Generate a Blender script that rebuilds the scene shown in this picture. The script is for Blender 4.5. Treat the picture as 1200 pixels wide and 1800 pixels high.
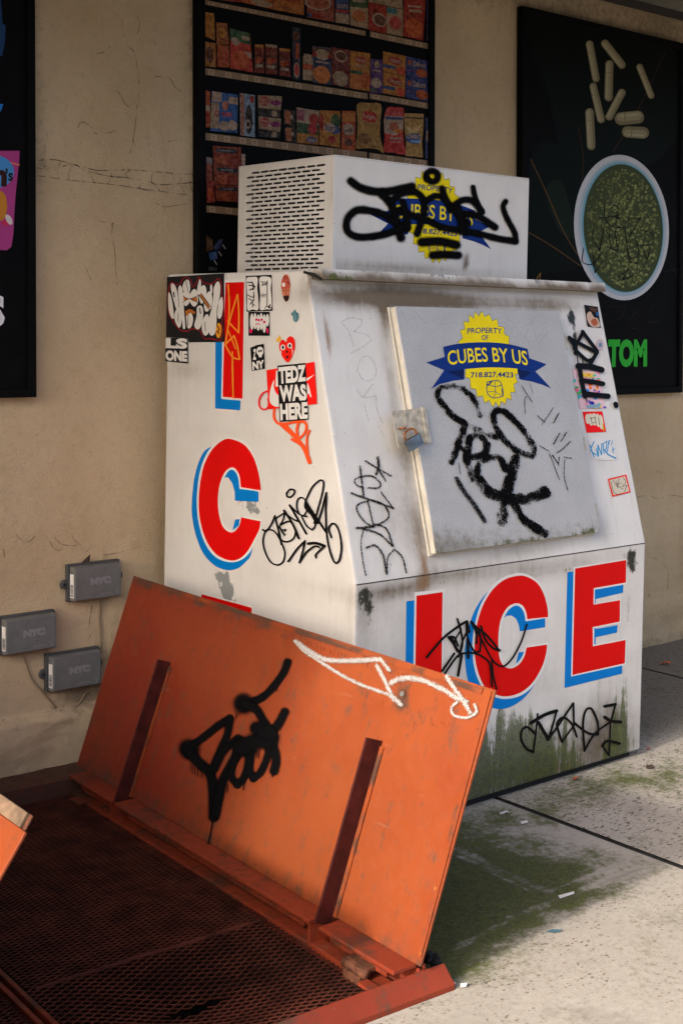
import bpy, bmesh, math, random
from mathutils import Vector, Matrix, noise, geometry
random.seed(7)
sc = bpy.context.scene
for o in list(bpy.data.objects): bpy.data.objects.remove(o)

# ------------------------------------------------------------------ camera, sky, sun, exposure
YAW, PITCH, ROLL, FPX, PPX, PPY = 0.7024, -0.0206, 0.0008, 2421.27, 592.43, 651.47   # photo of 1200 x 1800 pixels
CAM = Vector((-1.9541, -3.7271, 1.3278))
_f = Vector((math.sin(YAW)*math.cos(PITCH), math.cos(YAW)*math.cos(PITCH), math.sin(PITCH)))
_r = Vector((math.cos(YAW), -math.sin(YAW), 0)); _u = _r.cross(_f)
c_, s_ = math.cos(ROLL), math.sin(ROLL)
_r, _u = c_*_r + s_*_u, -s_*_r + c_*_u
cd = bpy.data.cameras.new('camera'); cam = bpy.data.objects.new('camera', cd); sc.collection.objects.link(cam)
cam.matrix_world = Matrix(((_r.x, _u.x, -_f.x, CAM.x), (_r.y, _u.y, -_f.y, CAM.y), (_r.z, _u.z, -_f.z, CAM.z), (0, 0, 0, 1)))
cd.sensor_fit = 'VERTICAL'; cd.sensor_height = 36.0; cd.lens = FPX/1800*36
cd.shift_x = (600-PPX)/1800; cd.shift_y = -(900-PPY)/1800
cd.clip_start = 0.05; cd.clip_end = 2000
sc.camera = cam

SUN_TO = Vector((-1.0, -0.13, 0.53)).normalized()
w = bpy.data.worlds.new('World'); sc.world = w; w.use_nodes = True
nt = w.node_tree; bg = nt.nodes['Background']
sky = nt.nodes.new('ShaderNodeTexSky'); sky.sky_type = 'NISHITA'; sky.sun_disc = False
sky.sun_elevation = math.asin(SUN_TO.z); sky.sun_rotation = math.atan2(SUN_TO.x, SUN_TO.y)
sky.air_density = 0.7; sky.dust_density = 6.0; sky.ozone_density = 1.0
nt.links.new(sky.outputs[0], bg.inputs[0]); bg.inputs[1].default_value = 0.15
sd = bpy.data.lights.new('sun', 'SUN'); sd.energy = 1.4; sd.angle = math.radians(2.6); sd.color = (1, 0.94, 0.84)
sun = bpy.data.objects.new('sun', sd); sc.collection.objects.link(sun)
sun.rotation_euler = (-SUN_TO).to_track_quat('-Z', 'Y').to_euler()
sun.location = (-6, -3, 6)
sc.view_settings.view_transform = 'Standard'; sc.view_settings.look = 'None'
sc.view_settings.exposure = 1.34; sc.view_settings.gamma = 1.0; sc.view_settings.use_curve_mapping = False
sc.render.engine = 'CYCLES'; sc.cycles.transparent_max_bounces = 24; sc.cycles.max_bounces = 6; sc.cycles.diffuse_bounces = 4; sc.cycles.glossy_bounces = 2
sc.render.resolution_x = 682; sc.render.resolution_y = 1024

# ------------------------------------------------------------------ helpers
S = 0.0217                                    # the sidewalk falls towards the street
GN = Vector((0, -S, 1)).normalized()
def lin(c): c /= 255.0; return c/12.92 if c <= 0.04045 else ((c+0.055)/1.055)**2.4
def K(r, g, b, k=1.0): return (min(lin(r)*k, .9), min(lin(g)*k, .9), min(lin(b)*k, .9), 1.0)
def ray(x, y): return _r*((x-PPX)/FPX) - _u*((y-PPY)/FPX) + _f
class Surf:                                   # a real plane in the place; at() finds the point of it seen at a photo pixel
    def __init__(s, P, n): s.P = Vector(P); s.n = Vector(n).normalized()
    def at(s, x, y, off=0.0):
        d = ray(x, y); t = (s.P-CAM).dot(s.n)/d.dot(s.n); return CAM + d*t + s.n*off
def ground_at(x, y, h=0.0): return Surf((0, 0, h), GN).at(x, y)
def Z(ox, oy, k): return lambda pts: [((p[0]/k+ox), (p[1]/k+oy)) + ((p[2]/k,) if len(p) > 2 else ()) for p in pts]
MW = {}
def link(o, parent=None):
    sc.collection.objects.link(o)
    if parent is not None: o.parent = parent
    return o
def tag(o, label=None, cat=None, group=None, kind=None):
    for k, v in (('label', label), ('category', cat), ('group', group), ('kind', kind)):
        if v: o[k] = v
    return o
def thing(name, M, label, cat, group=None):
    o = bpy.data.objects.new(name, None); link(o)
    M = M if isinstance(M, Matrix) else Matrix.Translation(Vector(M))
    o.matrix_world = M; o.empty_display_size = .1; MW[o] = M.copy()
    return tag(o, label, cat, group)
def wm(o):
    if o is None: return Matrix.Identity(4)
    if o in MW: return MW[o]
    return wm(o.parent)
def mk(name, verts, faces, mat, parent=None, smooth=False, bevel=0, seg=2, fix=True, mats=None, fmat=None, cuts=None):
    """one mesh object; verts are world coordinates"""
    inv = wm(parent).inverted() if parent is not None else Matrix.Identity(4)
    bm = bmesh.new(); vs = [bm.verts.new(inv @ Vector(v)) for v in verts]
    for i, f in enumerate(faces):
        try:
            fc = bm.faces.new([vs[k] for k in f])
            if fmat: fc.material_index = fmat[i]
        except ValueError: pass
    if fix: bmesh.ops.recalc_face_normals(bm, faces=bm.faces)
    if bevel:
        es = [e for e in bm.edges if len(e.link_faces) == 2 and e.calc_face_angle(0) > .35]
        bmesh.ops.bevel(bm, geom=es, offset=bevel, segments=seg, affect='EDGES', profile=.6, clamp_overlap=True)
    if cuts:
        for co, no in cuts:
            bmesh.ops.bisect_plane(bm, geom=bm.verts[:]+bm.edges[:]+bm.faces[:], plane_co=co, plane_no=no, dist=1e-5)
    me = bpy.data.meshes.new(name); bm.to_mesh(me); bm.free()
    for m in (mats or [mat]): me.materials.append(m)
    if smooth:
        for p in me.polygons: p.use_smooth = True
    return link(bpy.data.objects.new(name, me), parent)
BOXF = [(0, 1, 2, 3), (4, 7, 6, 5), (0, 4, 5, 1), (1, 5, 6, 2), (2, 6, 7, 3), (3, 7, 4, 0)]
def prism(name, ring, off, mat, parent=None, **kw):      # ring of world points pushed along off
    n = len(ring); v = [Vector(p) for p in ring] + [Vector(p)+Vector(off) for p in ring]
    f = [tuple(range(n)), tuple(range(2*n-1, n-1, -1))] + [(i, (i+1) % n, n+(i+1) % n, n+i) for i in range(n)]
    return mk(name, v, f, mat, parent, **kw)
def box(name, fr, lo, hi, mat, parent=None, **kw):       # fr maps local (a,b,c) to world
    (a, b, c), (d, e, f) = lo, hi
    v = [fr(*q) for q in ((a, b, c), (d, b, c), (d, e, c), (a, e, c), (a, b, f), (d, b, f), (d, e, f), (a, e, f))]
    return mk(name, v, BOXF, mat, parent, **kw)
def tube_data(pts, r, n=8, cap=True):
    pts = [Vector(p) for p in pts]; V, F = [], []
    up = Vector((0.13, 0.21, 0.97))
    for i, p in enumerate(pts):
        d = (pts[min(i+1, len(pts)-1)]-pts[max(i-1, 0)]).normalized()
        a = d.cross(up).normalized(); b = d.cross(a); rr = r[i] if isinstance(r, (list, tuple)) else r
        for k in range(n):
            t = 2*math.pi*k/n; V.append(p + a*math.cos(t)*rr + b*math.sin(t)*rr)
    for i in range(len(pts)-1):
        for k in range(n): F.append((i*n+k, i*n+(k+1) % n, (i+1)*n+(k+1) % n, (i+1)*n+k))
    if cap: F += [tuple(range(n)), tuple(range((len(pts)-1)*n, len(pts)*n))]
    return V, F
def tube(name, pts, r, mat, parent=None, n=8): V, F = tube_data(pts, r, n); return mk(name, V, F, mat, parent, smooth=True)
def ident(x, y, z): return Vector((x, y, z))
def cr(pts, closed=False, n=8):                          # Catmull-Rom through points (with optional width)
    if len(pts) < 3 and not closed: return list(pts)
    L = len(pts); out = []
    for i in range(L if closed else L-1):
        g = (lambda k: pts[k % L]) if closed else (lambda k: pts[max(0, min(L-1, k))])
        a, b, c, d = g(i-1), g(i), g(i+1), g(i+2)
        for k in range(n):
            t = k/n
            out.append(tuple(.5*((2*b[q])+(c[q]-a[q])*t+(2*a[q]-5*b[q]+4*c[q]-d[q])*t*t+(3*b[q]-a[q]-3*c[q]+d[q])*t**3) for q in range(len(b))))
    if not closed: out.append(tuple(pts[-1]))
    return out
_TXT = {}
def glyphs(s, bold=0.0):
    key = (s, bold)
    if key not in _TXT:
        cu = bpy.data.curves.new('t', 'FONT'); cu.body = s; cu.offset = bold; cu.resolution_u = 3; cu.fill_mode = 'FRONT'
        cu.align_x = 'LEFT'
        o = bpy.data.objects.new('t', cu); sc.collection.objects.link(o)
        dg = bpy.context.evaluated_depsgraph_get(); me = bpy.data.meshes.new_from_object(o.evaluated_get(dg))
        V = [v.co.copy() for v in me.vertices]; F = [tuple(p.vertices) for p in me.polygons]
        bpy.data.objects.remove(o); bpy.data.curves.remove(cu); bpy.data.meshes.remove(me)
        x0, x1 = min(v.x for v in V), max(v.x for v in V); y0, y1 = min(v.y for v in V), max(v.y for v in V)
        _TXT[key] = ([((v.x-x0)/(x1-x0), (v.y-y0)/(y1-y0)) for v in V], F)
    return _TXT[key]
class Decal:
    """flat print, paint or sticker on one plane: every shape a hair above the one below; colours as a face attribute"""
    def __init__(s, surf, base=.0007, step=.00005):
        s.s = surf; s.V = []; s.F = []; s.C = []; s.U = []; s.o = base; s.step = step
    def _p(s, x, y, uv=(0, 0), dz=0): s.V.append(s.s.at(x, y, s.o+dz)); s.U.append(uv); return len(s.V)-1
    def poly(s, pts, col, holes=()):
        loops = [list(pts)]+[list(h) for h in holes]
        tri = geometry.tessellate_polygon([[Vector((p[0], p[1], 0)) for p in l] for l in loops])
        ids = [s._p(p[0], p[1]) for l in loops for p in l]
        for t in tri: s.F.append([ids[k] for k in t]); s.C.append(col)
        s.o += s.step; return s
    def blob(s, pts, col, n=6): return s.poly(cr(pts, True, n), col)
    def ell(s, cx, cy, rx, ry, col, rot=0, n=24):
        c, q = math.cos(rot), math.sin(rot)
        return s.poly([(cx+rx*math.cos(a)*c-ry*math.sin(a)*q, cy+rx*math.cos(a)*q+ry*math.sin(a)*c) for a in (2*math.pi*i/n for i in range(n))], col)
    def stroke(s, pts, wd, col, closed=False, n=8):
        pts = [tuple(p) if len(p) > 2 else (p[0], p[1], wd) for p in pts]
        if closed: s._rib(cr(pts+[pts[0]], False, n), col); return s
        part = [pts[0]]                                   # split at sharp corners, each piece with round ends
        for i in range(1, len(pts)):
            part.append(pts[i])
            if i < len(pts)-1:
                a = Vector(pts[i][:2])-Vector(pts[i-1][:2]); b = Vector(pts[i+1][:2])-Vector(pts[i][:2])
                if a.length > 0 and b.length > 0 and a.angle(b, 0) > 1.45: s._rib(cr(part, False, n), col); part = [pts[i]]
        s._rib(cr(part, False, n), col); return s
    def _rib(s, P, col):
        if len(P) < 2: return
        d0 = (Vector(P[0][:2])-Vector(P[1][:2])).normalized(); d1 = (Vector(P[-1][:2])-Vector(P[-2][:2])).normalized()
        a, b = P[0], P[-1]
        Q = [(a[0]+d0.x*a[2]/2, a[1]+d0.y*a[2]/2, a[2], 1.0)] + [p+(0.0,) for p in P] + [(b[0]+d1.x*b[2]/2, b[1]+d1.y*b[2]/2, b[2], 1.0)]
        prev = None; m = len(Q)
        for i, q in enumerate(Q):
            A, B = Q[max(0, i-1)], Q[min(m-1, i+1)]; d = Vector((B[0]-A[0], B[1]-A[1]))
            d = d.normalized() if d.length > 1e-9 else Vector((1, 0))
            h = q[2]/2*(1+.11*noise.noise(Vector((q[0]*.09, q[1]*.09, 3.3)))); nx, ny = -d.y*h, d.x*h; dz = s.step*.9*i/m
            row = [s._p(q[0]+nx, q[1]+ny, (1, q[3]), dz), s._p(q[0], q[1], (0, q[3]), dz), s._p(q[0]-nx, q[1]-ny, (-1, q[3]), dz)]
            if prev:
                for k in (0, 1): s.F.append([prev[k], prev[k+1], row[k+1], row[k]]); s.C.append(col)
            prev = row
        s.o += s.step
    def text(s, t, quad, col, bold=0.0):
        V, F = glyphs(t, bold); TL, TR, BR, BL = quad
        ids = []
        for u, v in V:
            x = (BL[0]*(1-u)+BR[0]*u)*(1-v)+(TL[0]*(1-u)+TR[0]*u)*v; y = (BL[1]*(1-u)+BR[1]*u)*(1-v)+(TL[1]*(1-u)+TR[1]*u)*v
            ids.append(s._p(x, y))
        for f in F: s.F.append([ids[k] for k in f]); s.C.append(col)
        s.o += s.step; return s
    def build(s, name, mat, parent=None):
        inv = wm(parent).inverted() if parent is not None else Matrix.Identity(4)
        loc = [inv @ v for v in s.V]; n = (inv.to_3x3() @ s.s.n)
        F = []
        for f in s.F:                                     # keep every face turned outwards
            a, b, c = loc[f[0]], loc[f[1]], loc[f[2]]
            F.append(f if (b-a).cross(c-a).dot(n) >= 0 else list(reversed(f)))
        me = bpy.data.meshes.new(name); me.from_pydata([tuple(v) for v in loc], [], F)
        ca = me.color_attributes.new('Col', 'FLOAT_COLOR', 'CORNER'); uv = me.uv_layers.new(name='UVMap')
        i = 0
        for f, c in zip(F, s.C):
            for k in f: ca.data[i].color = c; uv.data[i].uv = s.U[k]; i += 1
        me.materials.append(mat)
        return link(bpy.data.objects.new(name, me), parent)
def paint(o, **fn):                                      # float attributes on the vertices (wear with a shape of its own, some painted shade)
    me = o.data; co = [v.co for v in me.vertices]; no = [v.normal for v in me.vertices]
    for k, f in fn.items():
        a = me.attributes.new(k, 'FLOAT', 'POINT'); a.data.foreach_set('value', [f(c, n) for c, n in zip(co, no)])
def sst(a, b, x):
    t = max(0, min(1, (x-a)/(b-a))); return t*t*(3-2*t)
def fb(v, k=1.0, o=3): return noise.fractal(Vector(v)*k, 1.0, 2.0, o)

# ------------------------------------------------------------------ materials
def nd(nt, t, ins=None, **kw):
    n = nt.nodes.new(t)
    for k, v in kw.items(): setattr(n, k, v)
    for k, v in (ins or {}).items():
        if isinstance(v, bpy.types.NodeSocket): nt.links.new(v, n.inputs[k])
        else: n.inputs[k].default_value = v
    return n
class M:
    def __init__(s, name, rough=.6, metal=0.0, spec=.4):
        s.m = bpy.data.materials.new(name); s.m.use_nodes = True; s.nt = s.m.node_tree
        s.b = s.nt.nodes['Principled BSDF']; s.b.inputs['Roughness'].default_value = rough; s.b.inputs['Metallic'].default_value = metal
        s.b.inputs['Specular IOR Level'].default_value = spec
        s.co = nd(s.nt, 'ShaderNodeTexCoord').outputs['Object']
    def map(s, scale=(1, 1, 1), rot=(0, 0, 0), loc=(0, 0, 0)): return nd(s.nt, 'ShaderNodeMapping', {'Vector': s.co, 'Scale': scale, 'Rotation': rot, 'Location': loc}).outputs[0]
    def noise(s, scale, detail=4, rough=.6, vec=None, dist=0): return nd(s.nt, 'ShaderNodeTexNoise', {'Vector': vec or s.co, 'Scale': scale, 'Detail': detail, 'Roughness': rough, 'Distortion': dist}).outputs[0]
    def vor(s, scale, feature='F1', vec=None, rnd=1.0, out='Distance'): return nd(s.nt, 'ShaderNodeTexVoronoi', {'Vector': vec or s.co, 'Scale': scale, 'Randomness': rnd}, feature=feature).outputs[out]
    def attr(s, n, out='Fac'): return nd(s.nt, 'ShaderNodeAttribute', attribute_name=n).outputs[out]
    def math(s, op, a, b=0.0, clamp=False):
        n = nd(s.nt, 'ShaderNodeMath', operation=op, use_clamp=clamp)
        for i, v in enumerate((a, b)):
            if isinstance(v, bpy.types.NodeSocket): s.nt.links.new(v, n.inputs[i])
            else: n.inputs[i].default_value = v
        return n.outputs[0]
    def ss(s, v, a, b, c=0.0, d=1.0): return nd(s.nt, 'ShaderNodeMapRange', {'Value': v, 'From Min': a, 'From Max': b, 'To Min': c, 'To Max': d}, interpolation_type='SMOOTHSTEP').outputs[0]
    def mix(s, f, a, b, mode='MIX'):
        n = nd(s.nt, 'ShaderNodeMix', data_type='RGBA', blend_type=mode)
        for i, v in ((0, f), (6, a), (7, b)):
            if isinstance(v, bpy.types.NodeSocket): s.nt.links.new(v, n.inputs[i])
            else: n.inputs[i].default_value = v if i == 0 else (tuple(v)+(1,))[:4]
        return n.outputs[2]
    def set(s, k, v):
        if isinstance(v, bpy.types.NodeSocket): s.nt.links.new(v, s.b.inputs[k])
        else: s.b.inputs[k].default_value = v
    def bump(s, h, strength=.3, dist=.01, normal=None):
        ins = {'Height': h, 'Strength': strength, 'Distance': dist}
        if normal: ins['Normal'] = normal
        o = nd(s.nt, 'ShaderNodeBump', ins).outputs[0]; s.set('Normal', o); return o
def plain(name, col, rough=.6, metal=0, nz=.12, scale=14, bump=.0, bs=200, spec=.35):
    m = M(name, rough, metal, spec); n = m.noise(scale, 5)
    lo = tuple(c*(1-nz) for c in col[:3]); hi = tuple(min(1, c*(1+nz)) for c in col[:3])
    m.set('Base Color', m.mix(m.ss(n, .3, .7), lo, hi))
    if bump: m.bump(m.noise(bs, 3), bump, .002)
    return m.m
def ink(name, mode, rough=.45):
    """print / paint read from the face colour; strokes carry their distance from the centre line in the UVs"""
    m = M(name, rough, 0, .03 if rough > .7 else .07)
    col = m.attr('Col', 'Color'); n = m.noise(9, 4)
    if name == 'poster_print':
        a = m.noise(70, 4, .75); b = m.noise(190, 3, .7); c = m.mix(m.ss(a, .35, .65), m.mix(.5, col, (0, 0, 0)), m.mix(.12, col, (.5, .4, .3)))
        m.set('Base Color', m.mix(m.ss(b, .5, .7, 0, .4), c, m.mix(.6, col, (.01, .01, .01))))
    else: m.set('Base Color', m.mix(m.ss(n, .35, .75, 0, .3), col, m.mix(.28, col, (.12, .1, .08), 'MULTIPLY')))
    uv = nd(m.nt, 'ShaderNodeUVMap').outputs[0]; d = nd(m.nt, 'ShaderNodeVectorMath', {0: uv}, operation='LENGTH').outputs['Value']
    if mode == 'hard': m.set('Alpha', m.ss(m.math('ADD', d, m.math('MULTIPLY', m.math('SUBTRACT', m.noise(260, 2), .5), .14)), .99, .88))
    if mode == 'spray':
        e = m.math('ADD', d, m.math('MULTIPLY', m.math('SUBTRACT', m.noise(900, 2, .7), .5), .55))
        m.set('Alpha', m.ss(e, 1.04, .5))
    if mode == 'dry':
        e = m.math('ADD', m.math('MULTIPLY', m.math('POWER', d, 2.5), .35), m.math('MULTIPLY', m.noise(210, 4, .75), 1.5))
        patch = m.math('MULTIPLY', m.math('SUBTRACT', m.noise(22, 3), .5), 1.5)
        a = m.ss(m.math('ADD', e, patch), 1.02, .84); m.set('Alpha', m.math('MULTIPLY', a, m.ss(d, 1.0, .9)))
    if mode == 'chalk':
        e = m.math('ADD', m.math('MULTIPLY', m.math('POWER', d, 2.0), .45), m.math('MULTIPLY', m.noise(300, 4, .75), 1.5))
        m.set('Alpha', m.math('MULTIPLY', m.ss(e, .98, .78), m.ss(d, 1.0, .9)))
    if mode == 'faint':
        e = m.math('MULTIPLY', m.ss(d, 1.0, .4), m.ss(m.noise(300, 3), .35, .65)); m.set('Alpha', m.math('MULTIPLY', e, .45))
    if mode == 'crack':
        e = m.math('MULTIPLY', m.ss(d, 1.0, .3), m.ss(m.noise(40, 3), .38, .6)); m.set('Alpha', m.math('MULTIPLY', e, .8))
    return m.m
INK = {k: ink(n, k, .8 if k in ('spray', 'dry', 'chalk') else .45) for k, n in (('flat', 'printed_vinyl'), ('hard', 'paint_marker'), ('spray', 'spray_paint'), ('dry', 'worn_spray_paint'), ('chalk', 'charcoal_marker'), ('faint', 'faded_marker'), ('crack', 'hairline_crack'))}
INK['print'] = ink('poster_print', 'flat', .38)

def m_stucco():
    m = M('beige_stucco', .85, 0, .25)
    a = m.noise(2.2, 5, .6); b = m.noise(30, 6, .7); g = m.noise(160, 4, .7)
    c = m.mix(m.ss(a, .3, .7), (.53, .395, .235), (.63, .49, .315))
    c = m.mix(m.ss(b, .45, .8, 0, .32), c, (.33, .24, .145))
    v = m.noise(1.0, 5, .65, m.map((7, 7, .9))); c = m.mix(m.ss(v, .55, .8, 0, .35), c, (.27, .20, .13))
    st = m.attr('stain'); c = m.mix(m.math('MULTIPLY', m.ss(m.math('ADD', st, m.math('MULTIPLY', m.math('SUBTRACT', b, .5), .9)), .3, .9), .75), c, (.16, .115, .075))
    pits = m.ss(m.vor(75, 'F1'), .05, .16); sel = m.ss(m.noise(24, 2), .58, .66)
    pit = m.math('MULTIPLY', m.math('SUBTRACT', 1.0, pits), sel); c = m.mix(m.math('MULTIPLY', pit, .5), c, (.13, .09, .06))
    m.set('Base Color', c)
    h = m.math('ADD', m.math('MULTIPLY', b, .7), m.math('MULTIPLY', g, .45)); h = m.math('SUBTRACT', h, m.math('MULTIPLY', pit, .5))
    h = m.math('ADD', h, m.math('MULTIPLY', m.noise(11, 5, .7), .8)); m.bump(h, .8, .009); return m.m
def m_white():
    m = M('white_enamel', .42, 0, .4)
    n = m.noise(6, 5); f = m.noise(45, 6, .7); vs = m.noise(1, 6, .7, m.map((42, 42, 3.2))); fine = m.noise(300, 4, .8)
    c = m.mix(m.ss(n, .3, .7), (.655, .645, .625), (.715, .705, .685))
    g = m.attr('grime'); gm = m.math('MULTIPLY', g, m.math('ADD', .3, m.math('MULTIPLY', m.math('ADD', vs, f), .75)), True)
    c = m.mix(m.ss(gm, .0, .95), c, (.15, .118, .085))
    bg = m.math('MULTIPLY', m.ss(vs, .54, .75), .22); c = m.mix(bg, c, (.36, .30, .22))
    r = m.attr('rust'); rm = m.ss(m.math('ADD', r, m.math('MULTIPLY', m.math('SUBTRACT', m.math('ADD', m.math('MULTIPLY', vs, .6), m.math('MULTIPLY', f, .4)), .5), 1.1)), .3, 1.0)
    c = m.mix(m.math('MULTIPLY', rm, .8), c, (.23, .12, .045))
    mo = m.attr('moss'); vt = m.noise(1, 5, .7, m.map((26, 26, 1.6))); q = m.math('ADD', m.math('MULTIPLY', m.math('SUBTRACT', vt, .5), 3.4), m.math('MULTIPLY', m.math('SUBTRACT', f, .5), 1.0))
    e = m.math('ADD', mo, q); mm = m.math('MULTIPLY', m.math('MULTIPLY', m.ss(e, .45, .85), m.ss(mo, .08, .4)), m.ss(fine, .25, .6, .4, 1))
    mc = m.mix(m.ss(f, .3, .7), (.020, .032, .003), (.085, .108, .011)); c = m.mix(mm, c, mc)
    dk = m.ss(m.math('ADD', m.attr('dark'), m.math('MULTIPLY', m.math('SUBTRACT', f, .5), 1.3)), .42, .75); c = m.mix(dk, c, (.022, .022, .014))
    ch = m.ss(m.math('ADD', m.attr('chip'), m.math('MULTIPLY', m.math('SUBTRACT', m.noise(34, 6, .65), .5), 2.2)), .47, .53); c = m.mix(ch, c, (.24, .26, .26))
    sp = m.math('MULTIPLY', m.ss(m.vor(38), .09, .05), m.ss(m.noise(13, 2), .6, .66)); c = m.mix(m.math('MULTIPLY', sp, .8), c, (.16, .10, .06))
    m.set('Base Color', c); m.set('Roughness', m.math('ADD', .4, m.math('MULTIPLY', m.math('MAXIMUM', mm, gm), .4)))
    m.bump(m.math('ADD', m.math('MULTIPLY', m.noise(5, 3), 1.6), m.math('MULTIPLY', fine, .02)), .2, .012); return m.m
def m_door():
    m = M('textured_grey_aluminium', .42, .25, .45)
    n = m.noise(5, 4); f = m.noise(230, 3, .6); k = m.noise(40, 5, .7)
    c = m.mix(m.ss(n, .3, .7), (.47, .468, .465), (.54, .538, .535)); c = m.mix(m.ss(f, .35, .7, 0, .3), c, (.29, .29, .29))
    c = m.mix(m.math('MULTIPLY', m.ss(m.math('ADD', m.attr('grime'), m.math('MULTIPLY', m.math('SUBTRACT', k, .5), 1.2)), .25, 1.0), .8), c, (.15, .135, .09))
    c = m.mix(m.ss(m.math('ADD', m.attr('moss'), m.math('MULTIPLY', m.math('SUBTRACT', k, .5), 1.6)), .42, .8), c, (.085, .09, .02))
    m.set('Base Color', c); m.bump(f, .8, .003); return m.m
def m_orange(name='orange_red_painted_steel', leaf=True):
    m = M(name, .55, 0, .3)
    n = m.noise(2.2, 5); f = m.noise(38, 6, .7); d = m.noise(3.2, 4, .6, m.map((1, 1, 1), (.3, .6, .2)))
    st = m.noise(1, 6, .7, m.map((30, 30, 4), (0, .35, 0)))
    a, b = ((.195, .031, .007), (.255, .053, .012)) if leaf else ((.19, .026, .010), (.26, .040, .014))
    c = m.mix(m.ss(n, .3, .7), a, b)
    if leaf: c = m.mix(m.math('MULTIPLY', m.attr('fresh'), .95), c, (.165, .017, .006))  # shade at the leaf's wall end, put into the paint colour
    c = m.mix(m.ss(d, .55, .85, 0, .22), c, (.215, .075, .03))
    sp = m.math('MULTIPLY', m.ss(st, .49, .66), m.ss(f, .44, .62)); c = m.mix(m.math('MULTIPLY', sp, .8), c, (.10, .045, .025)); sc2 = m.math('MULTIPLY', m.ss(m.noise(1, 3, .5, m.map((9, 9, 150), (.4, .9, .3))), .66, .70), m.ss(m.noise(7, 2), .5, .6)); c = m.mix(m.math('MULTIPLY', sc2, .22), c, (.30, .16, .10))
    gr = m.ss(m.math('ADD', m.attr('grime'), m.math('MULTIPLY', m.math('SUBTRACT', m.math('ADD', m.math('MULTIPLY', f, .5), m.math('MULTIPLY', st, .5)), .5), 1.6)), .16, .75); c = m.mix(m.math('MULTIPLY', gr, .85), c, (.05, .032, .022))
    yl = m.ss(m.math('ADD', m.attr('chip'), m.math('MULTIPLY', m.math('SUBTRACT', m.noise(85, 4, .7), .5), 2.0)), .66, .76); c = m.mix(m.math('MULTIPLY', yl, .8), c, (.40, .17, .03))
    m.set('Base Color', c); m.set('Roughness', m.ss(f, .3, .7, .48, .68))
    m.bump(m.math('ADD', m.math('MULTIPLY', m.noise(4, 3), 2.2), m.math('MULTIPLY', f, .2)), .3, .009); return m.m
def m_concrete():
    m = M('pale_sidewalk_concrete', .88, 0, .2)
    m.co = nd(m.nt, 'ShaderNodeNewGeometry').outputs['Position']
    n = m.noise(2.0, 6, .6); f = m.noise(55, 6, .75); g = m.noise(330, 3, .7)
    c = m.mix(m.ss(n, .3, .7), (.385, .345, .285), (.45, .405, .34)); c = m.mix(m.ss(f, .35, .75, 0, .5), c, (.27, .24, .20)); c = m.mix(m.ss(g, .5, .75, 0, .35), c, (.21, .19, .16)); c = m.mix(m.ss(m.noise(6, 4, .6), .58, .72, 0, .3), c, (.20, .18, .15))
    tr = m.attr('smooth'); msk = m.noise(7, 4, .6)
    for sc_, lo, col, th in ((70, .42, (.17, .12, .085), .60), (110, .36, (.25, .16, .105), .56), (46, .32, (.12, .105, .09), .66), (150, .4, (.29, .27, .25), .50)):
        vn = nd(m.nt, 'ShaderNodeTexVoronoi', {'Vector': m.map((1, 1.9, 1), (0, 0, .5+.13*sc_)), 'Scale': sc_}); v = vn.outputs['Distance']; cl = vn.outputs['Color']
        r = nd(m.nt, 'ShaderNodeSeparateColor', {0: cl}).outputs[0]
        k = m.math('MULTIPLY', m.math('MULTIPLY', m.ss(v, lo, lo*.6), m.ss(r, th+.14, th+.18)), m.ss(msk, .36, .6, .1, 1)); k = m.math('MULTIPLY', k, m.math('SUBTRACT', .85, m.math('MULTIPLY', tr, .7)))
        c = m.mix(k, c, col)
    dk = m.attr('wet'); c = m.mix(m.math('MULTIPLY', m.ss(m.math('ADD', dk, m.math('MULTIPLY', m.math('SUBTRACT', n, .5), .8)), .2, 1.0), .72), c, (.125, .105, .08))  # darkens the concrete by painted shade, no moisture
    sp = m.ss(m.math('ADD', m.attr('spots'), m.math('MULTIPLY', m.math('SUBTRACT', m.noise(52, 3, .5, m.map((1, 2.2, 1))), .5), 3.6)), 1.02, 1.14); c = m.mix(m.math('MULTIPLY', sp, .8), c, (.075, .068, .06))
    q = m.math('ADD', m.math('MULTIPLY', f, .8), m.math('MULTIPLY', m.noise(9, 5), .8)); e = m.math('ADD', m.attr('moss'), m.math('MULTIPLY', m.math('SUBTRACT', q, .8), 2.0))
    mm = m.math('MULTIPLY', m.ss(e, .05, .85), m.ss(g, .2, .6, .55, 1)); c = m.mix(mm, c, m.mix(m.ss(f, .3, .7), (.030, .042, .004), (.085, .10, .013)))
    c = m.mix(m.math('MULTIPLY', m.attr('groove'), .55), c, (.085, .075, .06))
    m.set('Base Color', c); h = m.math('ADD', m.math('MULTIPLY', f, .6), m.math('MULTIPLY', g, .5)); m.bump(h, .45, .004); return m.m
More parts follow.
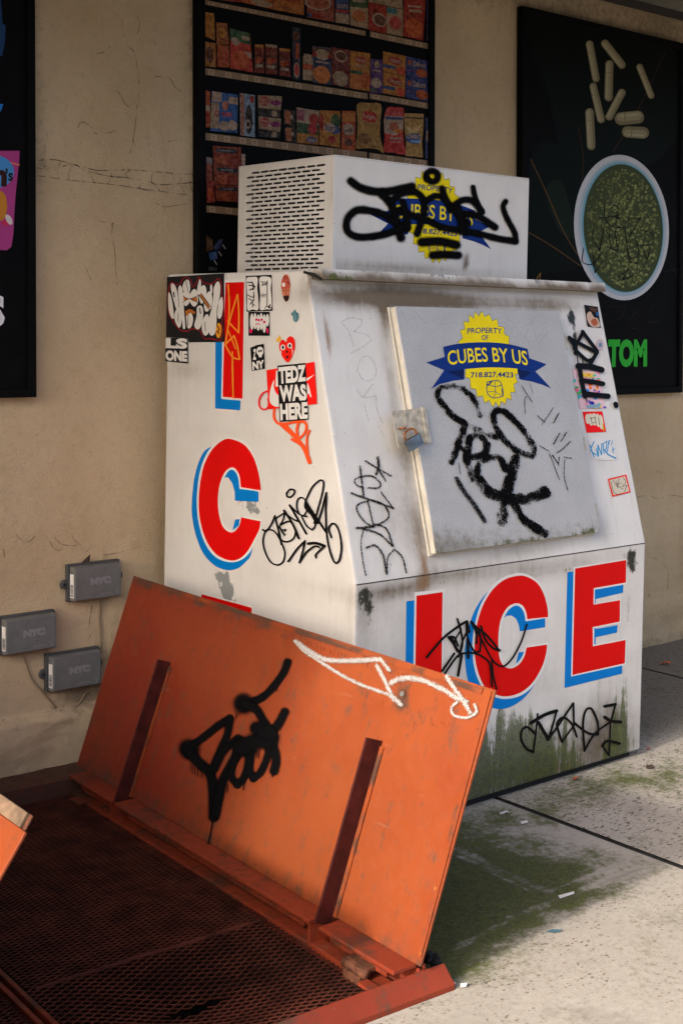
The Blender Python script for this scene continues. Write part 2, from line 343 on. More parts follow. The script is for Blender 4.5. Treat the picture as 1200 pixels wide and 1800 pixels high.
MAT = dict(stucco=m_stucco(), white=m_white(), door=m_door(), orange=m_orange(), steel=m_orange('red_oxide_frame_steel', False), concrete=m_concrete(),
    cream=plain('cream_door_edge', (.62, .58, .50), .5, 0, .12, 20), dark=plain('black_rubber', (.012, .012, .012), .7), black=plain('black_poster_frame', (.004, .004, .0045), .5, 0, .2, spec=.05),
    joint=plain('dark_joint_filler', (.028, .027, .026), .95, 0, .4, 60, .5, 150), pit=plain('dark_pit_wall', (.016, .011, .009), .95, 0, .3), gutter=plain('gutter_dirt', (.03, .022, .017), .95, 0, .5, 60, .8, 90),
    mesh=plain('rusty_red_mesh_steel', (.075, .02, .012), .65, 0, .5, 12, spec=.2), maroon=plain('dark_maroon_primer', (.052, .008, .006), .7, 0, .35, 30, spec=.2), rust=plain('rusty_hinge_steel', (.10, .034, .016), .8, 0, .45, 60, .6, 120),
    zinc=plain('galvanised_plate', (.42, .385, .315), .5, .1, .3, 50), steelp=plain('polished_padlock_steel', (.30, .29, .27), .2, 1.0, .4, 60), lockgap=plain('dark_lock_gap', (.03, .025, .02), .7), shackle=plain('rusty_shackle', (.34, .13, .045), .62, .25, .6, 90, .3, 160),
    meter=plain('grey_meter_plastic', (.14, .143, .14), .55, 0, .08, 40, .1, 400), meterback=plain('dark_grey_meter_back', (.06, .063, .064), .6), soffit=plain('grey_soffit_board', (.16, .155, .13), .8, 0, .25, 5, .2, 60), trim=plain('dark_soffit_trim', (.035, .03, .028), .7),
    fascia=plain('dark_green_fascia', (.05, .07, .05), .6), asphalt=plain('street_asphalt', (.055, .053, .05), .9, 0, .3, 20, .5, 60), kerb=plain('granite_kerb', (.26, .25, .23), .85, 0, .2, 30, .3, 80),
    cable=plain('painted_cable', (.28, .20, .125), .7), paper=plain('white_paper_scrap', (.75, .73, .70), .7, 0, .1, 40), leafb=plain('dry_orange_leaf', (.42, .10, .035), .7, 0, .4, 50), pebble=plain('dark_brown_stone', (.05, .03, .022), .8, 0, .5, 60),
    pink=plain('pinkish_wrapper', (.62, .42, .34), .6, 0, .3, 50), teal=plain('dark_teal_scrap', (.04, .10, .13), .5), soil=plain('black_wet_debris', (.012, .011, .01), .6, 0, .5, 60, .8, 90), brown=plain('brown_card_scrap', (.17, .11, .07), .8, 0, .4, 40), coil=plain('dusty_condenser_fins', (.02, .017, .014), .9, 0, .8, 30))
# ------------------------------------------------------------------ sidewalk, kerb, street
def gz(x, y): return Vector((x, y, S*y))
HA = ground_at(135, 1345, .06); HB = ground_at(738, 1700, .06)            # hinge line of the open hatch leaf
HE = (HB-HA).normalized(); HT = GN.cross(HE); HT = HT if HT.x < 0 else -HT; HO = HA - GN*.06
def hp(s, t, z): return HO + HE*s + HT*t + GN*z
sidewalk = bpy.data.objects.new('sidewalk', None); link(sidewalk); sidewalk['kind'] = 'structure'; MW[sidewalk] = Matrix.Identity(4)
JX = 1.0233
def ft(p): return Surf((0, 0, 0), GN).at(*p)
gl = [(ft((800, 1492)), ft((966, 1570)), .03), (ft((805, 1505)), ft((925, 1563)), .018), (ft((895, 1612)), ft((1125, 1526)), .022), (ft((970, 1565)), ft((1097, 1517)), .014), (ft((800, 1668)), ft((900, 1612)), .02)]
def segd(p, a, b):
    ab = b-a; t = max(0, min(1, (p-a).dot(ab)/ab.length_squared)); return (p-a-ab*t).length
def g_moss(c, n):
    x, y = c.x, c.y
    m = (1.15*math.exp(-((x-.25)/.45)**4)+.55*math.exp(-((x-.75)/.22)**2))*sst(-1.68, -1.5, y)*(1-.35*sst(-1.02, -.9, y)) if x < 1.01 else 0
    m += .55*math.exp(-((x-.15)/.22)**2-((y+1.62)/.10)**2)
    m += .62*math.exp(-((x-1.28)/.34)**2-((y+1.06)/.10)**2) + .35*math.exp(-((x-1.75)/.3)**2-((y+1.2)/.16)**2)
    for a, b, w_ in gl:
        d = segd(c, a, b); m -= .6*math.exp(-(d/(w_*.55))**2)
    return m + (.3*fb(c, 4) if m > .02 else 0)
def g_groove(c, n): return max(0, min(1, max(math.exp(-(segd(c, a, b)/(w_*.35))**2)*(.5+.9*fb(c, 9)) for a, b, w_ in gl[:4])))
def g_shade(c, n): return .95*sst(1.25, 2.0, c.x)*sst(-1.02, -.72, c.y) + .5*math.exp(-((c.x-.25)/.4)**2-((c.y+1.35)/.2)**2)  # freezer's shade on the ground painted in, plus a dark patch by the leaf
def g_spots(c, n): return (.55*sst(JX, JX+.01, c.x)*sst(-2.1, -1.6, c.y)) + .12
def g_smooth(c, n): return sst(-1.62, -1.5, c.y)*(1 if c.x < JX else 0)
def slab(name, quads):
    V, F, idx = [], [], {}
    def vid(p):
        k = (round(p.x, 5), round(p.y, 5))
        if k not in idx: idx[k] = len(V); V.append(p)
        return idx[k]
    for (a, b, c, d), nu, nv in quads:
        for i in range(nu):
            for j in range(nv):
                q = []
                for (u, v) in ((i/nu, j/nv), ((i+1)/nu, j/nv), ((i+1)/nu, (j+1)/nv), (i/nu, (j+1)/nv)):
                    x = (a[0]*(1-u)+b[0]*u)*(1-v)+(d[0]*(1-u)+c[0]*u)*v; y = (a[1]*(1-u)+b[1]*u)*(1-v)+(d[1]*(1-u)+c[1]*u)*v
                    q.append(vid(gz(x, y)))
                F.append(q)
    o = mk(name, V, F, MAT['concrete'], sidewalk)
    paint(o, moss=g_moss, groove=g_groove, wet=g_shade, spots=g_spots, smooth=g_smooth); return o
h0, h1, h2, h3 = hp(-.12, -.079, 0), hp(1.606, -.079, 0), hp(1.606, 1.37, 0), hp(-.12, 1.37, 0)
YF = -3.1
slab('concrete_slab', [((h0[:2], h1[:2], (JX-.011, h1.y), (JX-.011, h0.y)), 130, 70), ((h1[:2], (h1.x, YF), (JX-.011, YF), (JX-.011, h1.y)), 60, 42),
      ((h2[:2], (h2.x, YF), (h1.x, YF), h1[:2]), 40, 40), (((-6, h2.y), (-6, YF), (h2.x, YF), h2[:2]), 4, 4), (((-6, .2), (-6, h2.y), h2[:2], (h3.x, .2)), 4, 4), ((h0[:2], (JX-.011, h0.y), (JX-.011, .2), (h0.x, .2)), 4, 1)])
slab('concrete_slab', [(((JX+.011, .2), (JX+.011, YF), (2.62, YF), (2.62, .2)), 110, 60)])
slab('concrete_slab', [(((2.634, .2), (2.634, YF), (4.2, YF), (4.2, .2)), 30, 16)])
slab('concrete_slab', [(((4.214, .2), (4.214, YF), (12, YF), (12, .2)), 4, 8)])
slab('concrete_slab', [(((-6, YF-.014), (-6, -4.6), (12, -4.6), (12, YF-.014)), 4, 8)])
for i, (x0, y0, x1, y1) in enumerate(((JX-.02, .2, JX+.02, YF-.02), (2.61, .2, 2.65, YF-.02), (4.19, .2, 4.23, YF-.02), (-6, YF+.02, 12, YF-.03))):
    a = -.006 if i < 3 else -.009
    V = [gz(x0, y0)+Vector((0, 0, a)), gz(x1, y0)+Vector((0, 0, a)), gz(x1, y1)+Vector((0, 0, a)), gz(x0, y1)+Vector((0, 0, a))]
    prism('joint_filler', V, (0, 0, -.03), MAT['joint'], sidewalk)
tag(box('kerb', ident, (-40, -4.78, -.3), (40, -4.605, S*-4.6+.003), MAT['kerb'], bevel=.015), kind='structure')
tag(mk('street', [(-400, -4.7, -.235), (400, -4.7, -.235), (400, -600, -.235), (-400, -600, -.235)], [(0, 1, 2, 3)], MAT['asphalt']), kind='structure')
for nm, x0, x1 in (('sidewalk_beyond', 12, 40), ('sidewalk_before', -40, -6)):
    o = mk(nm, [gz(x0, .2), gz(x1, .2), gz(x1, -4.6), gz(x0, -4.6)], [(0, 1, 2, 3)], MAT['kerb']); tag(o, kind='structure')

opp = box('unseen_buildings_opposite', ident, (-70, -30, -.3), (-5, -19, 7.5), plain('dull_brick_unseen_buildings', (.22, .16, .12), .9, 0, .2, 2)); tag(opp, kind='structure')  # unseen row, added and cut short to shape the sky light
# ------------------------------------------------------------------ stucco wall with its rough plinth
def ramp(a, b, n): return [a+(b-a)*i/n for i in range(n)]
xs = ramp(-12, -1.2, 8)+ramp(-1.2, 3.9, 200)+ramp(3.9, 14, 9)+[14]
zs = ramp(-.15, .02, 4)+ramp(.02, .34, 36)+ramp(.34, 2.9, 90)+[2.9]
def wy(x, z):
    v = Vector((x, 0, z)); edge = .207+.012*noise.noise(Vector((x*5, 2, 0)))+.006*noise.noise(Vector((x*23, 5, 0)))
    y = -.0012*fb((x, 3, z), 6, 4)-.003*noise.noise(Vector((x*1.3, 7, z*1.3)))
    y -= (.034+.010*fb((x, 1, z), 11, 3))*(1-sst(edge-.012, edge+.008, z))
    y -= .004*math.exp(-((z-(1.90+.02*noise.noise(Vector((x*3, 0, 0)))))/.05)**2)*(1 if x < .7 else .3)
    return y
V, F = [], []
for z in zs:
    for x in xs: V.append((x, wy(x, z), z))
n = len(xs)
for j in range(len(zs)-1):
    for i in range(n-1): F.append((j*n+i, j*n+i+1, (j+1)*n+i+1, (j+1)*n+i))
wall = mk('stucco_wall', V, F, MAT['stucco'], fix=False, smooth=True)
tag(wall, 'cracked beige stucco shop wall with a rough low plinth', 'wall')
def w_stain(c, n):
    s = .25*math.exp(-((c.z-.2)/.03)**2)+.5*math.exp(-((c.x-.62)/.06)**2)*sst(.9, 2.4, c.z)+.28*math.exp(-((c.z-1.86)/.10)**2)*(c.x < .7)
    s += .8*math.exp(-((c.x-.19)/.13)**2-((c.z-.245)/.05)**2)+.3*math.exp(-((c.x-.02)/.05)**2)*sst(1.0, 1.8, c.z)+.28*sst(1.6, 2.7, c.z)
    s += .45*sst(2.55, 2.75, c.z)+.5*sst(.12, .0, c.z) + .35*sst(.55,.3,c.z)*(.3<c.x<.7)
    return s + .15*fb(c, 3)
paint(wall, stain=w_stain)
mk('upper_facade', [(-12, -.003, 2.9), (14, -.003, 2.9), (14, -.003, 9), (-12, -.003, 9), (-12, 8, 9), (14, 8, 9), (-12, 8, 2.9), (14, 8, 2.9)], [(0, 1, 2, 3), (3, 2, 5, 4), (0, 3, 4, 6), (1, 7, 5, 2)], MAT['stucco'], wall)
WS = Surf((0, 0, 0), (0, -1, 0))
ck = (.07, .047, .03, 1)
d = Decal(WS, .0052)
z2 = Z(0, 0, 2)
for pts, wd in (([(125, 565), (190, 562), (260, 580), (330, 598), (350, 600), (420, 598), (470, 598), (560, 606), (690, 615)], 3), ([(128, 590), (180, 600), (250, 578), (300, 600), (380, 620), (440, 625), (520, 640), (560, 650), (640, 645), (690, 640)], 3.4),
    ([(128, 618), (200, 628), (300, 640), (400, 650), (500, 665), (600, 678), (680, 690)], 2.4), ([(160, 565), (155, 590), (170, 618)], 2), ([(210, 570), (200, 600), (205, 628)], 2), ([(255, 580), (240, 605), (240, 632)], 2), ([(310, 602), (320, 625), (330, 643)], 2),
    ([(385, 600), (390, 625), (375, 648)], 2), ([(455, 598), (440, 612), (450, 628)], 2), ([(535, 605), (530, 640), (560, 670)], 2), ([(500, 640), (485, 660), (515, 672)], 2), ([(600, 610), (610, 640), (600, 676)], 2), ([(640, 612), (630, 645), (650, 684)], 2), ([(675, 615), (665, 650), (680, 688)], 2),
    ([(425, 60), (430, 110), (445, 160), (470, 190), (485, 290), (478, 380), (470, 460), (455, 540)], 2.2), ([(270, 470), (275, 440), (290, 430), (320, 450), (330, 470), (380, 468), (410, 455)], 2.4), ([(540, 270), (590, 275), (610, 305), (640, 330), (660, 370)], 2.2),
    ([(545, 715), (580, 728), (620, 722), (660, 718)], 2), ([(380, 795), (395, 785), (390, 820), (400, 880), (405, 960), (410, 1000)], 2.2), ([(330, 770), (360, 780), (395, 785)], 1.8), ([(290, 935), (300, 945), (310, 970), (318, 985)], 2),
    ([(340, 190), (360, 185), (375, 175), (385, 165)], 2.4), ([(410, 320), (425, 345), (440, 370), (470, 385)], 2.2), ([(480, 60), (488, 85), (480, 120)], 1.8), ([(500, 150), (530, 140), (545, 160)], 1.8), ([(585, 500), (610, 495), (620, 505)], 2), ([(465, 490), (470, 510), (490, 520)], 2), ([(230, 370), (228, 395)], 2.4)):
    d.stroke(z2(pts), wd*.75, ck)
z4 = Z(0, 940, 4)
for pts, wd in (([(0, 60), (20, 110), (30, 160)], 5), ([(110, 0), (150, 40), (200, 45), (240, 10)], 5), ([(300, 0), (340, 40), (370, 90), (400, 110), (440, 95)], 5), ([(380, 20), (420, 60), (480, 75), (540, 70)], 5), ([(500, 0), (520, 40), (560, 70), (570, 110)], 4), ([(620, 20), (640, 70), (600, 120)], 4),
    ([(300, 240), (380, 220), (430, 190), (480, 180)], 4), ([(720, 140), (800, 130), (880, 110), (980, 80)], 5), ([(640, 490), (630, 560), (620, 640), (630, 700), (600, 760), (590, 800)], 5), ([(10, 1300), (120, 1290), (260, 1260), (340, 1240)], 6), ([(420, 1230), (520, 1230), (640, 1215)], 7), ([(250, 1100), (300, 1080), (320, 1040)], 4)):
    d.stroke(z4(pts), wd*.36, ck)
z3 = Z(1080, 780, 3.214)
for pts, wd in (([(120, 300), (180, 290), (240, 310), (300, 290), (380, 300)], 3), ([(180, 640), (250, 660), (290, 720), (290, 800), (290, 860)], 3), ([(185, 850), (190, 930), (240, 940), (250, 910)], 5), ([(210, 850), (215, 920)], 4), ([(320, 900), (350, 920), (365, 890)], 4), ([(170, 960), (260, 940), (300, 935), (386, 925)], 5), ([(165, 1080), (230, 1085), (300, 1050), (386, 1040)], 5), ([(210, 940), (205, 1030), (180, 1060)], 4), ([(225, 160), (240, 155), (250, 165)], 2)):
    d.stroke(z3(pts), wd*.42, ck)
d.build('hairline_cracks', INK['crack'], wall)
prism('rust_shard', [Surf((0, -.012, 0), (0, -1, 0)).at(*p) for p in z4([(555, 215), (600, 170), (632, 140), (628, 185), (600, 210)])], (0, -.004, 0), MAT['pebble'], wall)

# ------------------------------------------------------------------ canopy over the pavement
can = thing('shop_canopy', (0, 0, 2.77), 'grey boarded canopy soffit overhanging the top of the wall', 'canopy')
CD = -1.54
for i in range(12):
    y0 = -.045-.0-i*.1165; box('soffit_board', ident, (-11.5, y0-.112, 2.786+.003*(i % 2)), (13.5, y0, 2.81), MAT['soffit'], can)
box('deck', ident, (-11.5, CD, 2.812), (13.5, -.006, 2.9), MAT['fascia'], can)
box('fascia', ident, (-11.6, CD-.04, 2.76), (13.6, CD, 3.15), MAT['fascia'], can)
box('wall_trim', ident, (-11.5, -.043, 2.762), (13.5, -.008, 2.80), MAT['trim'], can)

# ------------------------------------------------------------------ framed posters on the wall
def poster(name, x0, x1, z0, z1, fw, label, y=-.03, foot=.0):
    p = thing(name, ((x0+x1)/2, 0, z0), label, 'poster', 'framed posters on the wall')
    box('backing_panel', ident, (x0+.004, y+.006, z0+.004), (x1-.004, -.004, z1-.004), MAT['black'], p)
    for a, b, c, e in ((x0, z0, x0+fw, z1), (x1-fw, z0, x1, z1), (x0+fw, z0, x1-fw, z0+fw), (x0+fw, z1-fw, x1-fw, z1)):
        box('frame_bar', ident, (a, y-.004, b), (c, -.002, e), MAT['black'], p, bevel=.003)
    return p
PS = Surf((0, -.0245, 0), (0, -1, 0))
G = 1.9     # prints are read in deep shade: their own colours are lighter than they look
def kk(r, g, b): return K(r, g, b, G)
pl = poster('wall_poster', -1.06, .006, 1.164, 2.70, .026, 'black framed poster at the left edge with a pink bag and a white letter S')
d = Decal(PS)
zL = Z(0, 0, 2.432)
bag = [(-60, 650), (0, 645), (85, 645), (82, 700), (72, 790), (66, 850), (62, 920), (58, 1000), (50, 1055), (30, 1070), (0, 1068), (-60, 1065)]
d.poly(zL(bag), K(160, 62, 125, 1.15)); d.stroke(zL([(-20, 665), (30, 690), (82, 705)]), 2, K(190, 110, 60, 1.5))
d.ell(-8, 302, 33, 29, K(60, 120, 175, 1.5)); d.text('n', [(-12, 298), (13, 299), (12, 328), (-13, 328)], K(45, 25, 22, 1.5), .05); d.text("'s", [(10, 296), (24, 297), (23, 318), (11, 319)], K(30, 25, 25, 1.5), .03)
d.ell(2, 362, 11, 26, K(165, 110, 40, 1.4)).ell(10, 392, 8, 5, K(170, 45, 80, 1.3)).ell(16, 386, 5, 10, K(190, 185, 185, 1.2), -.5)
d.build('printed_bag', INK['flat'], pl)
d = Decal(PS); d.text('S', [(-36, 517), (9, 517), (9, 577), (-36, 578)], K(200, 200, 205, 1.3), .06); d.build('printed_lettering', INK['flat'], pl)
for pts, c in (([(-30, 0), (5, 0), (12, 100), (25, 110), (22, 180), (10, 240), (-30, 240)], K(25, 50, 85, 1.6)), ([(-20, 445), (15, 445), (5, 475), (-20, 485)], K(30, 100, 170, 1.6))): d = Decal(PS); d.poly(zL(pts), c); d.build('printed_package', INK['flat'], pl)

pc = poster('wall_poster', .584, 1.648, 1.12, 2.70, .03, 'black framed poster of grocery shelves behind the ice freezer')
A1, A2, A3, A4 = Z(340, 0, 5.4545), Z(540, 0, 5.2174), Z(340, 140, 5.4545), Z(340, 230, 7.2)
bei, bei2 = kk(102, 84, 65), kk(86, 70, 54)
def shelf(tl, tr, br, bl):
    d = Decal(PS, .0007); d.poly([tl, tr, br, bl], bei)
    L = Vector(tr)-Vector(tl)
    for k in range(int(L.length/26)):
        u = (k+.3+.4*random.random())/max(1, L.length/26)
        if u > .97: continue
        x = tl[0]+(tr[0]-tl[0])*u; y = tl[1]+(tr[1]-tl[1])*u; hh = bl[1]-tl[1]
        d.poly([(x-5, y+1.5-.7), (x+6, y+1.5+1), (x+6, y+hh-1.2+1), (x-5, y+hh-1.2-.7)], kk(128, 108, 88)); d.stroke([(x-2, y+hh*.45), (x+2, y+hh*.35+.6)], 1.3, kk(60, 40, 30)); d.ell(x, y+hh*.7, .9, .9, kk(60, 40, 30))
    return d.build('printed_shelf', INK['flat'], pc)
shelf((360, 0), (642, 54.6), (642, 63.2), (360, 8)); shelf((650, 54.8), (752.6, 76.5), (752.6, 86.5), (650, 65)); shelf((361, 119.5), (645.5, 164), (645.5, 174.5), (361, 131.5))
shelf((649.2, 164), (752, 181), (752, 191.6), (649.2, 173.6)); shelf((361, 233.5), (644.5, 267.4), (644.5, 281), (361, 246)); shelf((648.5, 268.4), (752, 282), (752, 296), (648.5, 282)); shelf((362.5, 361), (480, 372), (480, 385), (362.5, 373))
NP = [0]
def pack(zf, q, col, feats=(), busy=6, sat=None):
    d = Decal(PS, .0007+.0006*(NP[0] % 3)); NP[0] += 1
    q = zf(q) if zf else q; d.poly(q, col)
    if len(q) == 4:
        B = lambda u, v: tuple((q[0][k]*(1-u)+q[1][k]*u)*(1-v)+(q[3][k]*(1-u)+q[2][k]*u)*v for k in (0, 1))
        rnd = random.Random(NP[0])
        for i in range(busy):
            u, v = .12+.76*rnd.random(), .12+.76*rnd.random(); r = .06+.10*rnd.random(); f = .55+.9*rnd.random()
            c = tuple(min(.9, x*f+.01*rnd.random()) for x in col[:3])+(1,)
            d.blob([B(max(.02, min(.98, u+r*1.3*math.cos(a)*rnd.uniform(.6, 1.2))), max(.02, min(.98, v+r*math.sin(a)*rnd.uniform(.6, 1.2)))) for a in (0, 1.2, 2.5, 3.8, 5.1)], c, 3)
        for ft_ in feats:
            kd, u0, v0, u1, v1, c = ft_[:6]
            if kd == 'r': d.poly([B(u0, v0), B(u1, v0), B(u1, v1), B(u0, v1)], c)
            if kd == 'e': d.poly([B((u0+u1)/2+(u1-u0)/2*math.cos(a), (v0+v1)/2+(v1-v0)/2*math.sin(a)) for a in (2*math.pi*i/16 for i in range(16))], c)
            if kd == 't': d.text(ft_[6], [B(u0, v0), B(u1, v0), B(u1, v1), B(u0, v1)], c, .02)
    return d.build('printed_package', INK['print'], pc)
red, org, yel, wht, grn, blu, drk, brn, pur, crm = kk(115, 24, 16), kk(128, 56, 20), kk(130, 82, 26), kk(128, 108, 92), kk(34, 58, 32), kk(26, 46, 82), kk(20, 18, 20), kk(70, 38, 24), kk(58, 30, 78), kk(120, 100, 78)
# top row
pack(A1, [(250, -60), (450, -60), (450, 22), (250, 0)], red); pack(A1, [(455, -60), (760, -60), (760, 90), (455, 20)], org, [('e', .3, .5, 1, 1.0, crm)]); pack(A1, [(765, -60), (1055, -60), (1055, 148), (765, 92)], kk(125, 70, 25), [('r', .3, .2, .9, .4, red)])
pack(A2, [(-3, -60), (245, -60), (245, 203), (-3, 158)], kk(110, 52, 40), [('e', -.1, .1, .9, .65, wht), ('e', 0, .15, .82, .6, kk(115, 55, 40)), ('r', 0, .82, .18, .97, blu), ('r', .2, .8, .5, .95, red)]); pack(A2, [(255, -60), (378, -60), (378, 225), (255, 205)], blu, [('r', 0, .55, 1, .64, red), ('r', 0, .68, 1, 1, crm), ('t', .1, .36, .95, .5, wht, 'GRITS'), ('e', .1, .72, .9, .95, wht)])
pack(A2, [(388, -60), (552, -60), (552, 268), (388, 230)], crm, [('r', 0, .1, 1, .42, grn), ('e', .1, .5, .9, .85, kk(135, 75, 40)), ('r', .15, .2, .85, .26, wht)]); pack(A2, [(560, 20), (725, 60), (725, 310), (560, 275)], red, [('e', .2, .3, 1, .8, wht), ('e', .3, .36, .95, .75, brn)]); pack(A2, [(725, 60), (875, 90), (870, 335), (725, 308)], crm, [('r', 0, .02, .6, .22, kk(30, 80, 85)), ('e', .15, .3, .9, .8, kk(130, 45, 45))])
pack(A2, [(560, -60), (870, -60), (870, 85), (560, 18)], crm, [('r', .1, .5, .6, .62, wht)]); pack(A2, [(885, -60), (1085, -60), (1060, 375), (875, 330)], red, [('r', .2, .27, .85, .31, wht), ('r', .25, .36, .85, .42, crm), ('e', .1, .55, .95, .98, kk(140, 60, 25))], 9); pack(A2, [(1090, -10), (1112, -10), (1112, 380), (1090, 375)], kk(40, 25, 60))
# second row
pack(A1, [(112, 115), (195, 130), (205, 390), (112, 350)], yel, [], 4); pack(A1, [(112, 400), (212, 415), (215, 645), (112, 635)], kk(125, 78, 30), [('e', .1, .15, .8, .85, brn)]); pack(A1, [(218, 215), (320, 225), (340, 425), (222, 428)], kk(120, 68, 30), [('e', .1, .1, .9, .8, brn), ('e', .15, .16, .85, .74, yel)]); pack(A1, [(225, 432), (340, 440), (345, 650), (225, 640)], org, [('e', .1, .2, .9, .9, kk(120, 45, 25))])
pack(A1, [(350, 270), (540, 320), (570, 695), (355, 655)], kk(135, 35, 22), [('r', 0, 0, .98, .3, kk(30, 62, 38)), ('e', .05, .2, .45, .4, wht), ('e', .55, .1, .95, .22, wht), ('r', .5, .5, .98, .65, wht), ('e', .1, .5, .9, .95, kk(140, 60, 28))], 8)
for (q, lid) in (([(585, 425), (672, 430), (675, 705), (583, 695)], yel), ([(685, 420), (800, 435), (800, 720), (688, 705)], crm), ([(820, 460), (925, 470), (930, 740), (822, 725)], yel)):
    pack(A1, q, kk(85, 26, 16), [('r', .03, 0, .97, .1, lid), ('r', .05, .38, .95, .82, kk(45, 30, 22)), ('e', .1, .42, .6, .7, org), ('r', .15, .7, .85, .8, wht), ('e', .5, .42, .9, .62, red)], 3)
pack(A1, [(945, 260), (1025, 270), (1020, 775), (950, 755)], kk(22, 24, 44), [('e', .05, .08, .9, .24, brn), ('r', .4, .3, .8, .6, org), ('e', .15, .66, .9, .97, wht), ('e', .25, .7, .8, .93, kk(140, 30, 25))], 2); pack(A1, [(1045, 540), (1140, 555), (1140, 775), (1045, 765)], crm, [('r', .1, -.12, .9, 0, wht), ('r', 0, .3, 1, .55, kk(130, 55, 30)), ('e', .2, .6, .8, .75, wht)], 3)
pack(A2, [(45, 418), (215, 440), (222, 780), (50, 755)], kk(32, 40, 62), [('r', 0, .04, 1, .3, brn), ('e', .15, .06, .9, .36, wht), ('r', 0, .18, 1, .28, red), ('e', .22, .1, .82, .32, crm), ('e', 0, .52, .95, 1.0, kk(150, 85, 40)), ('r', .15, .4, .85, .44, wht)], 5); pack(A2, [(220, 430), (388, 460), (385, 810), (225, 775)], kk(78, 24, 22), [('e', .15, .05, .85, .36, wht), ('e', .2, .09, .8, .32, brn), ('e', .05, .6, .9, 1.0, crm)], 7)
pack(A2, [(390, 465), (572, 490), (568, 840), (388, 810)], yel, [('e', .2, .12, .85, .3, red), ('t', .28, .16, .8, .26, wht, 'Velveeta'), ('t', .25, .33, .85, .42, wht, 'SKILLETS'), ('r', 0, .5, .6, .6, grn), ('e', 0, .6, .6, 1, kk(140, 80, 35)), ('e', .5, .52, 1.05, .95, org)], 4); pack(A2, [(578, 535), (690, 550), (688, 860), (575, 850)], pur, [('e', .3, .05, .75, .26, crm), ('r', .15, .32, .85, .36, wht), ('e', .08, .55, .9, .85, wht), ('r', .05, .87, .5, .95, grn)], 3)
for q in ([(692, 470), (900, 515), (895, 695), (692, 655)], [(692, 660), (895, 700), (888, 892), (690, 855)]): pack(A2, q, yel, [('e', .22, .15, .85, .55, red), ('t', .27, .22, .8, .46, wht, 'Velveeta'), ('r', 0, .62, .55, .78, blu), ('e', .6, .6, 1, 1, kk(145, 50, 30))], 3)
for q in ([(905, 515), (1100, 560), (1100, 728), (900, 700)], [(900, 705), (1100, 732), (1105, 935), (898, 895)]): pack(A2, q, kk(18, 36, 84), [('e', .08, .14, .26, .4, org), ('t', .33, .14, .9, .42, wht, 'Deluxe'), ('r', 0, .62, .4, .72, pur), ('e', .45, .5, 1.0, .95, org)], 3)
# third row
pack(A3, [(115, 100), (158, 120), (155, 455), (118, 460)], org, [('r', 0, .4, 1, .55, wht), ('e', .1, .6, .9, .9, red)], 3); pack(A3, [(175, 110), (425, 145), (420, 512), (160, 490)], kk(20, 62, 110), [('r', .02, 0, .38, .25, wht), ('r', .64, .08, 1, .26, wht), ('r', 0, .28, .3, .93, crm), ('e', .4, .2, .65, .45, kk(130, 80, 60)), ('t', .15, .47, .32, .62, red, 'D'), ('t', .42, .47, .78, .6, kk(150, 45, 30), 'nuts'), ('e', .3, .72, .7, .98, wht), ('e', .6, .68, 1.0, .95, wht)], 4)
pack(A3, [(443, 128), (587, 150), (587, 552), (448, 532)], kk(95, 110, 125), [('r', 0, 0, .3, 1, wht), ('e', .35, .25, .85, .95, drk), ('e', .35, .6, .7, .82, wht), ('e', .42, .65, .64, .78, drk), ('e', .65, .02, .95, .2, red)], 2)
d = Decal(PS, .003); Q = A3([(450, 145), (482, 150), (482, 528), (455, 525)]); d.text('SWISS ROLLS', [Q[1], Q[2], Q[3], Q[0]], kk(120, 24, 20), .02); d.build('printed_lettering', INK['print'], pc)
for q in ([(615, 150), (845, 160), (835, 295), (618, 270)], [(622, 350), (840, 375), (830, 500), (625, 470)]): pack(A3, q, crm, [('e', .05, .05, .5, .8, kk(125, 26, 30)), ('t', .06, .15, .48, .42, wht, 'Snack'), ('t', .1, .45, .48, .75, wht, 'pack'), ('e', .52, .3, 1.0, .7, kk(98, 22, 70))], 2)
for q in ([(615, 275), (830, 298), (830, 368), (620, 345)], [(622, 475), (830, 502), (820, 565), (622, 545)]): pack(A3, q, drk, [('r', .62, .05, .85, .9, crm)], 2)
for q in ([(860, 280), (975, 295), (975, 450), (868, 430)], [(870, 445), (980, 455), (985, 605), (875, 595)]): pack(A3, q, drk, [('r', .08, .1, .62, .92, kk(125, 70, 42)), ('e', .55, .3, .8, .6, wht)], 1)
pack(A3, [(985, 265), (1200, 300), (1192, 625), (990, 605)], wht, [('r', 0, .06, .35, .36, kk(110, 60, 70)), ('e', .55, .1, 1.0, .45, red), ('r', 0, .42, 1, .72, grn), ('e', .5, .4, .95, .72, kk(130, 28, 36)), ('r', 0, .72, 1, 1, yel), ('e', .4, .78, .95, .98, blu), ('t', .45, .8, .9, .95, wht, 'Gushers')], 3)
pack(A2, [(112, 1010), (300, 1020), (298, 1355), (108, 1325)], yel, [('e', .55, .08, 1, .5, grn), ('e', .5, .4, 1, .65, blu), ('e', .2, .35, .8, .62, wht), ('t', .25, .4, .78, .56, kk(40, 40, 80), 'Gushers'), ('e', .4, .7, .8, .92, red), ('e', 0, .1, .2, .6, red)], 3); pack(A2, [(315, 1015), (440, 1020), (438, 1385), (310, 1372)], kk(130, 52, 20), [('r', .05, .05, .95, .28, kk(135, 80, 25)), ('e', .08, .32, .92, .62, wht), ('t', .12, .42, .88, .54, kk(60, 30, 20), 'Goldfish'), ('e', .2, .7, .8, .9, brn)], 3)
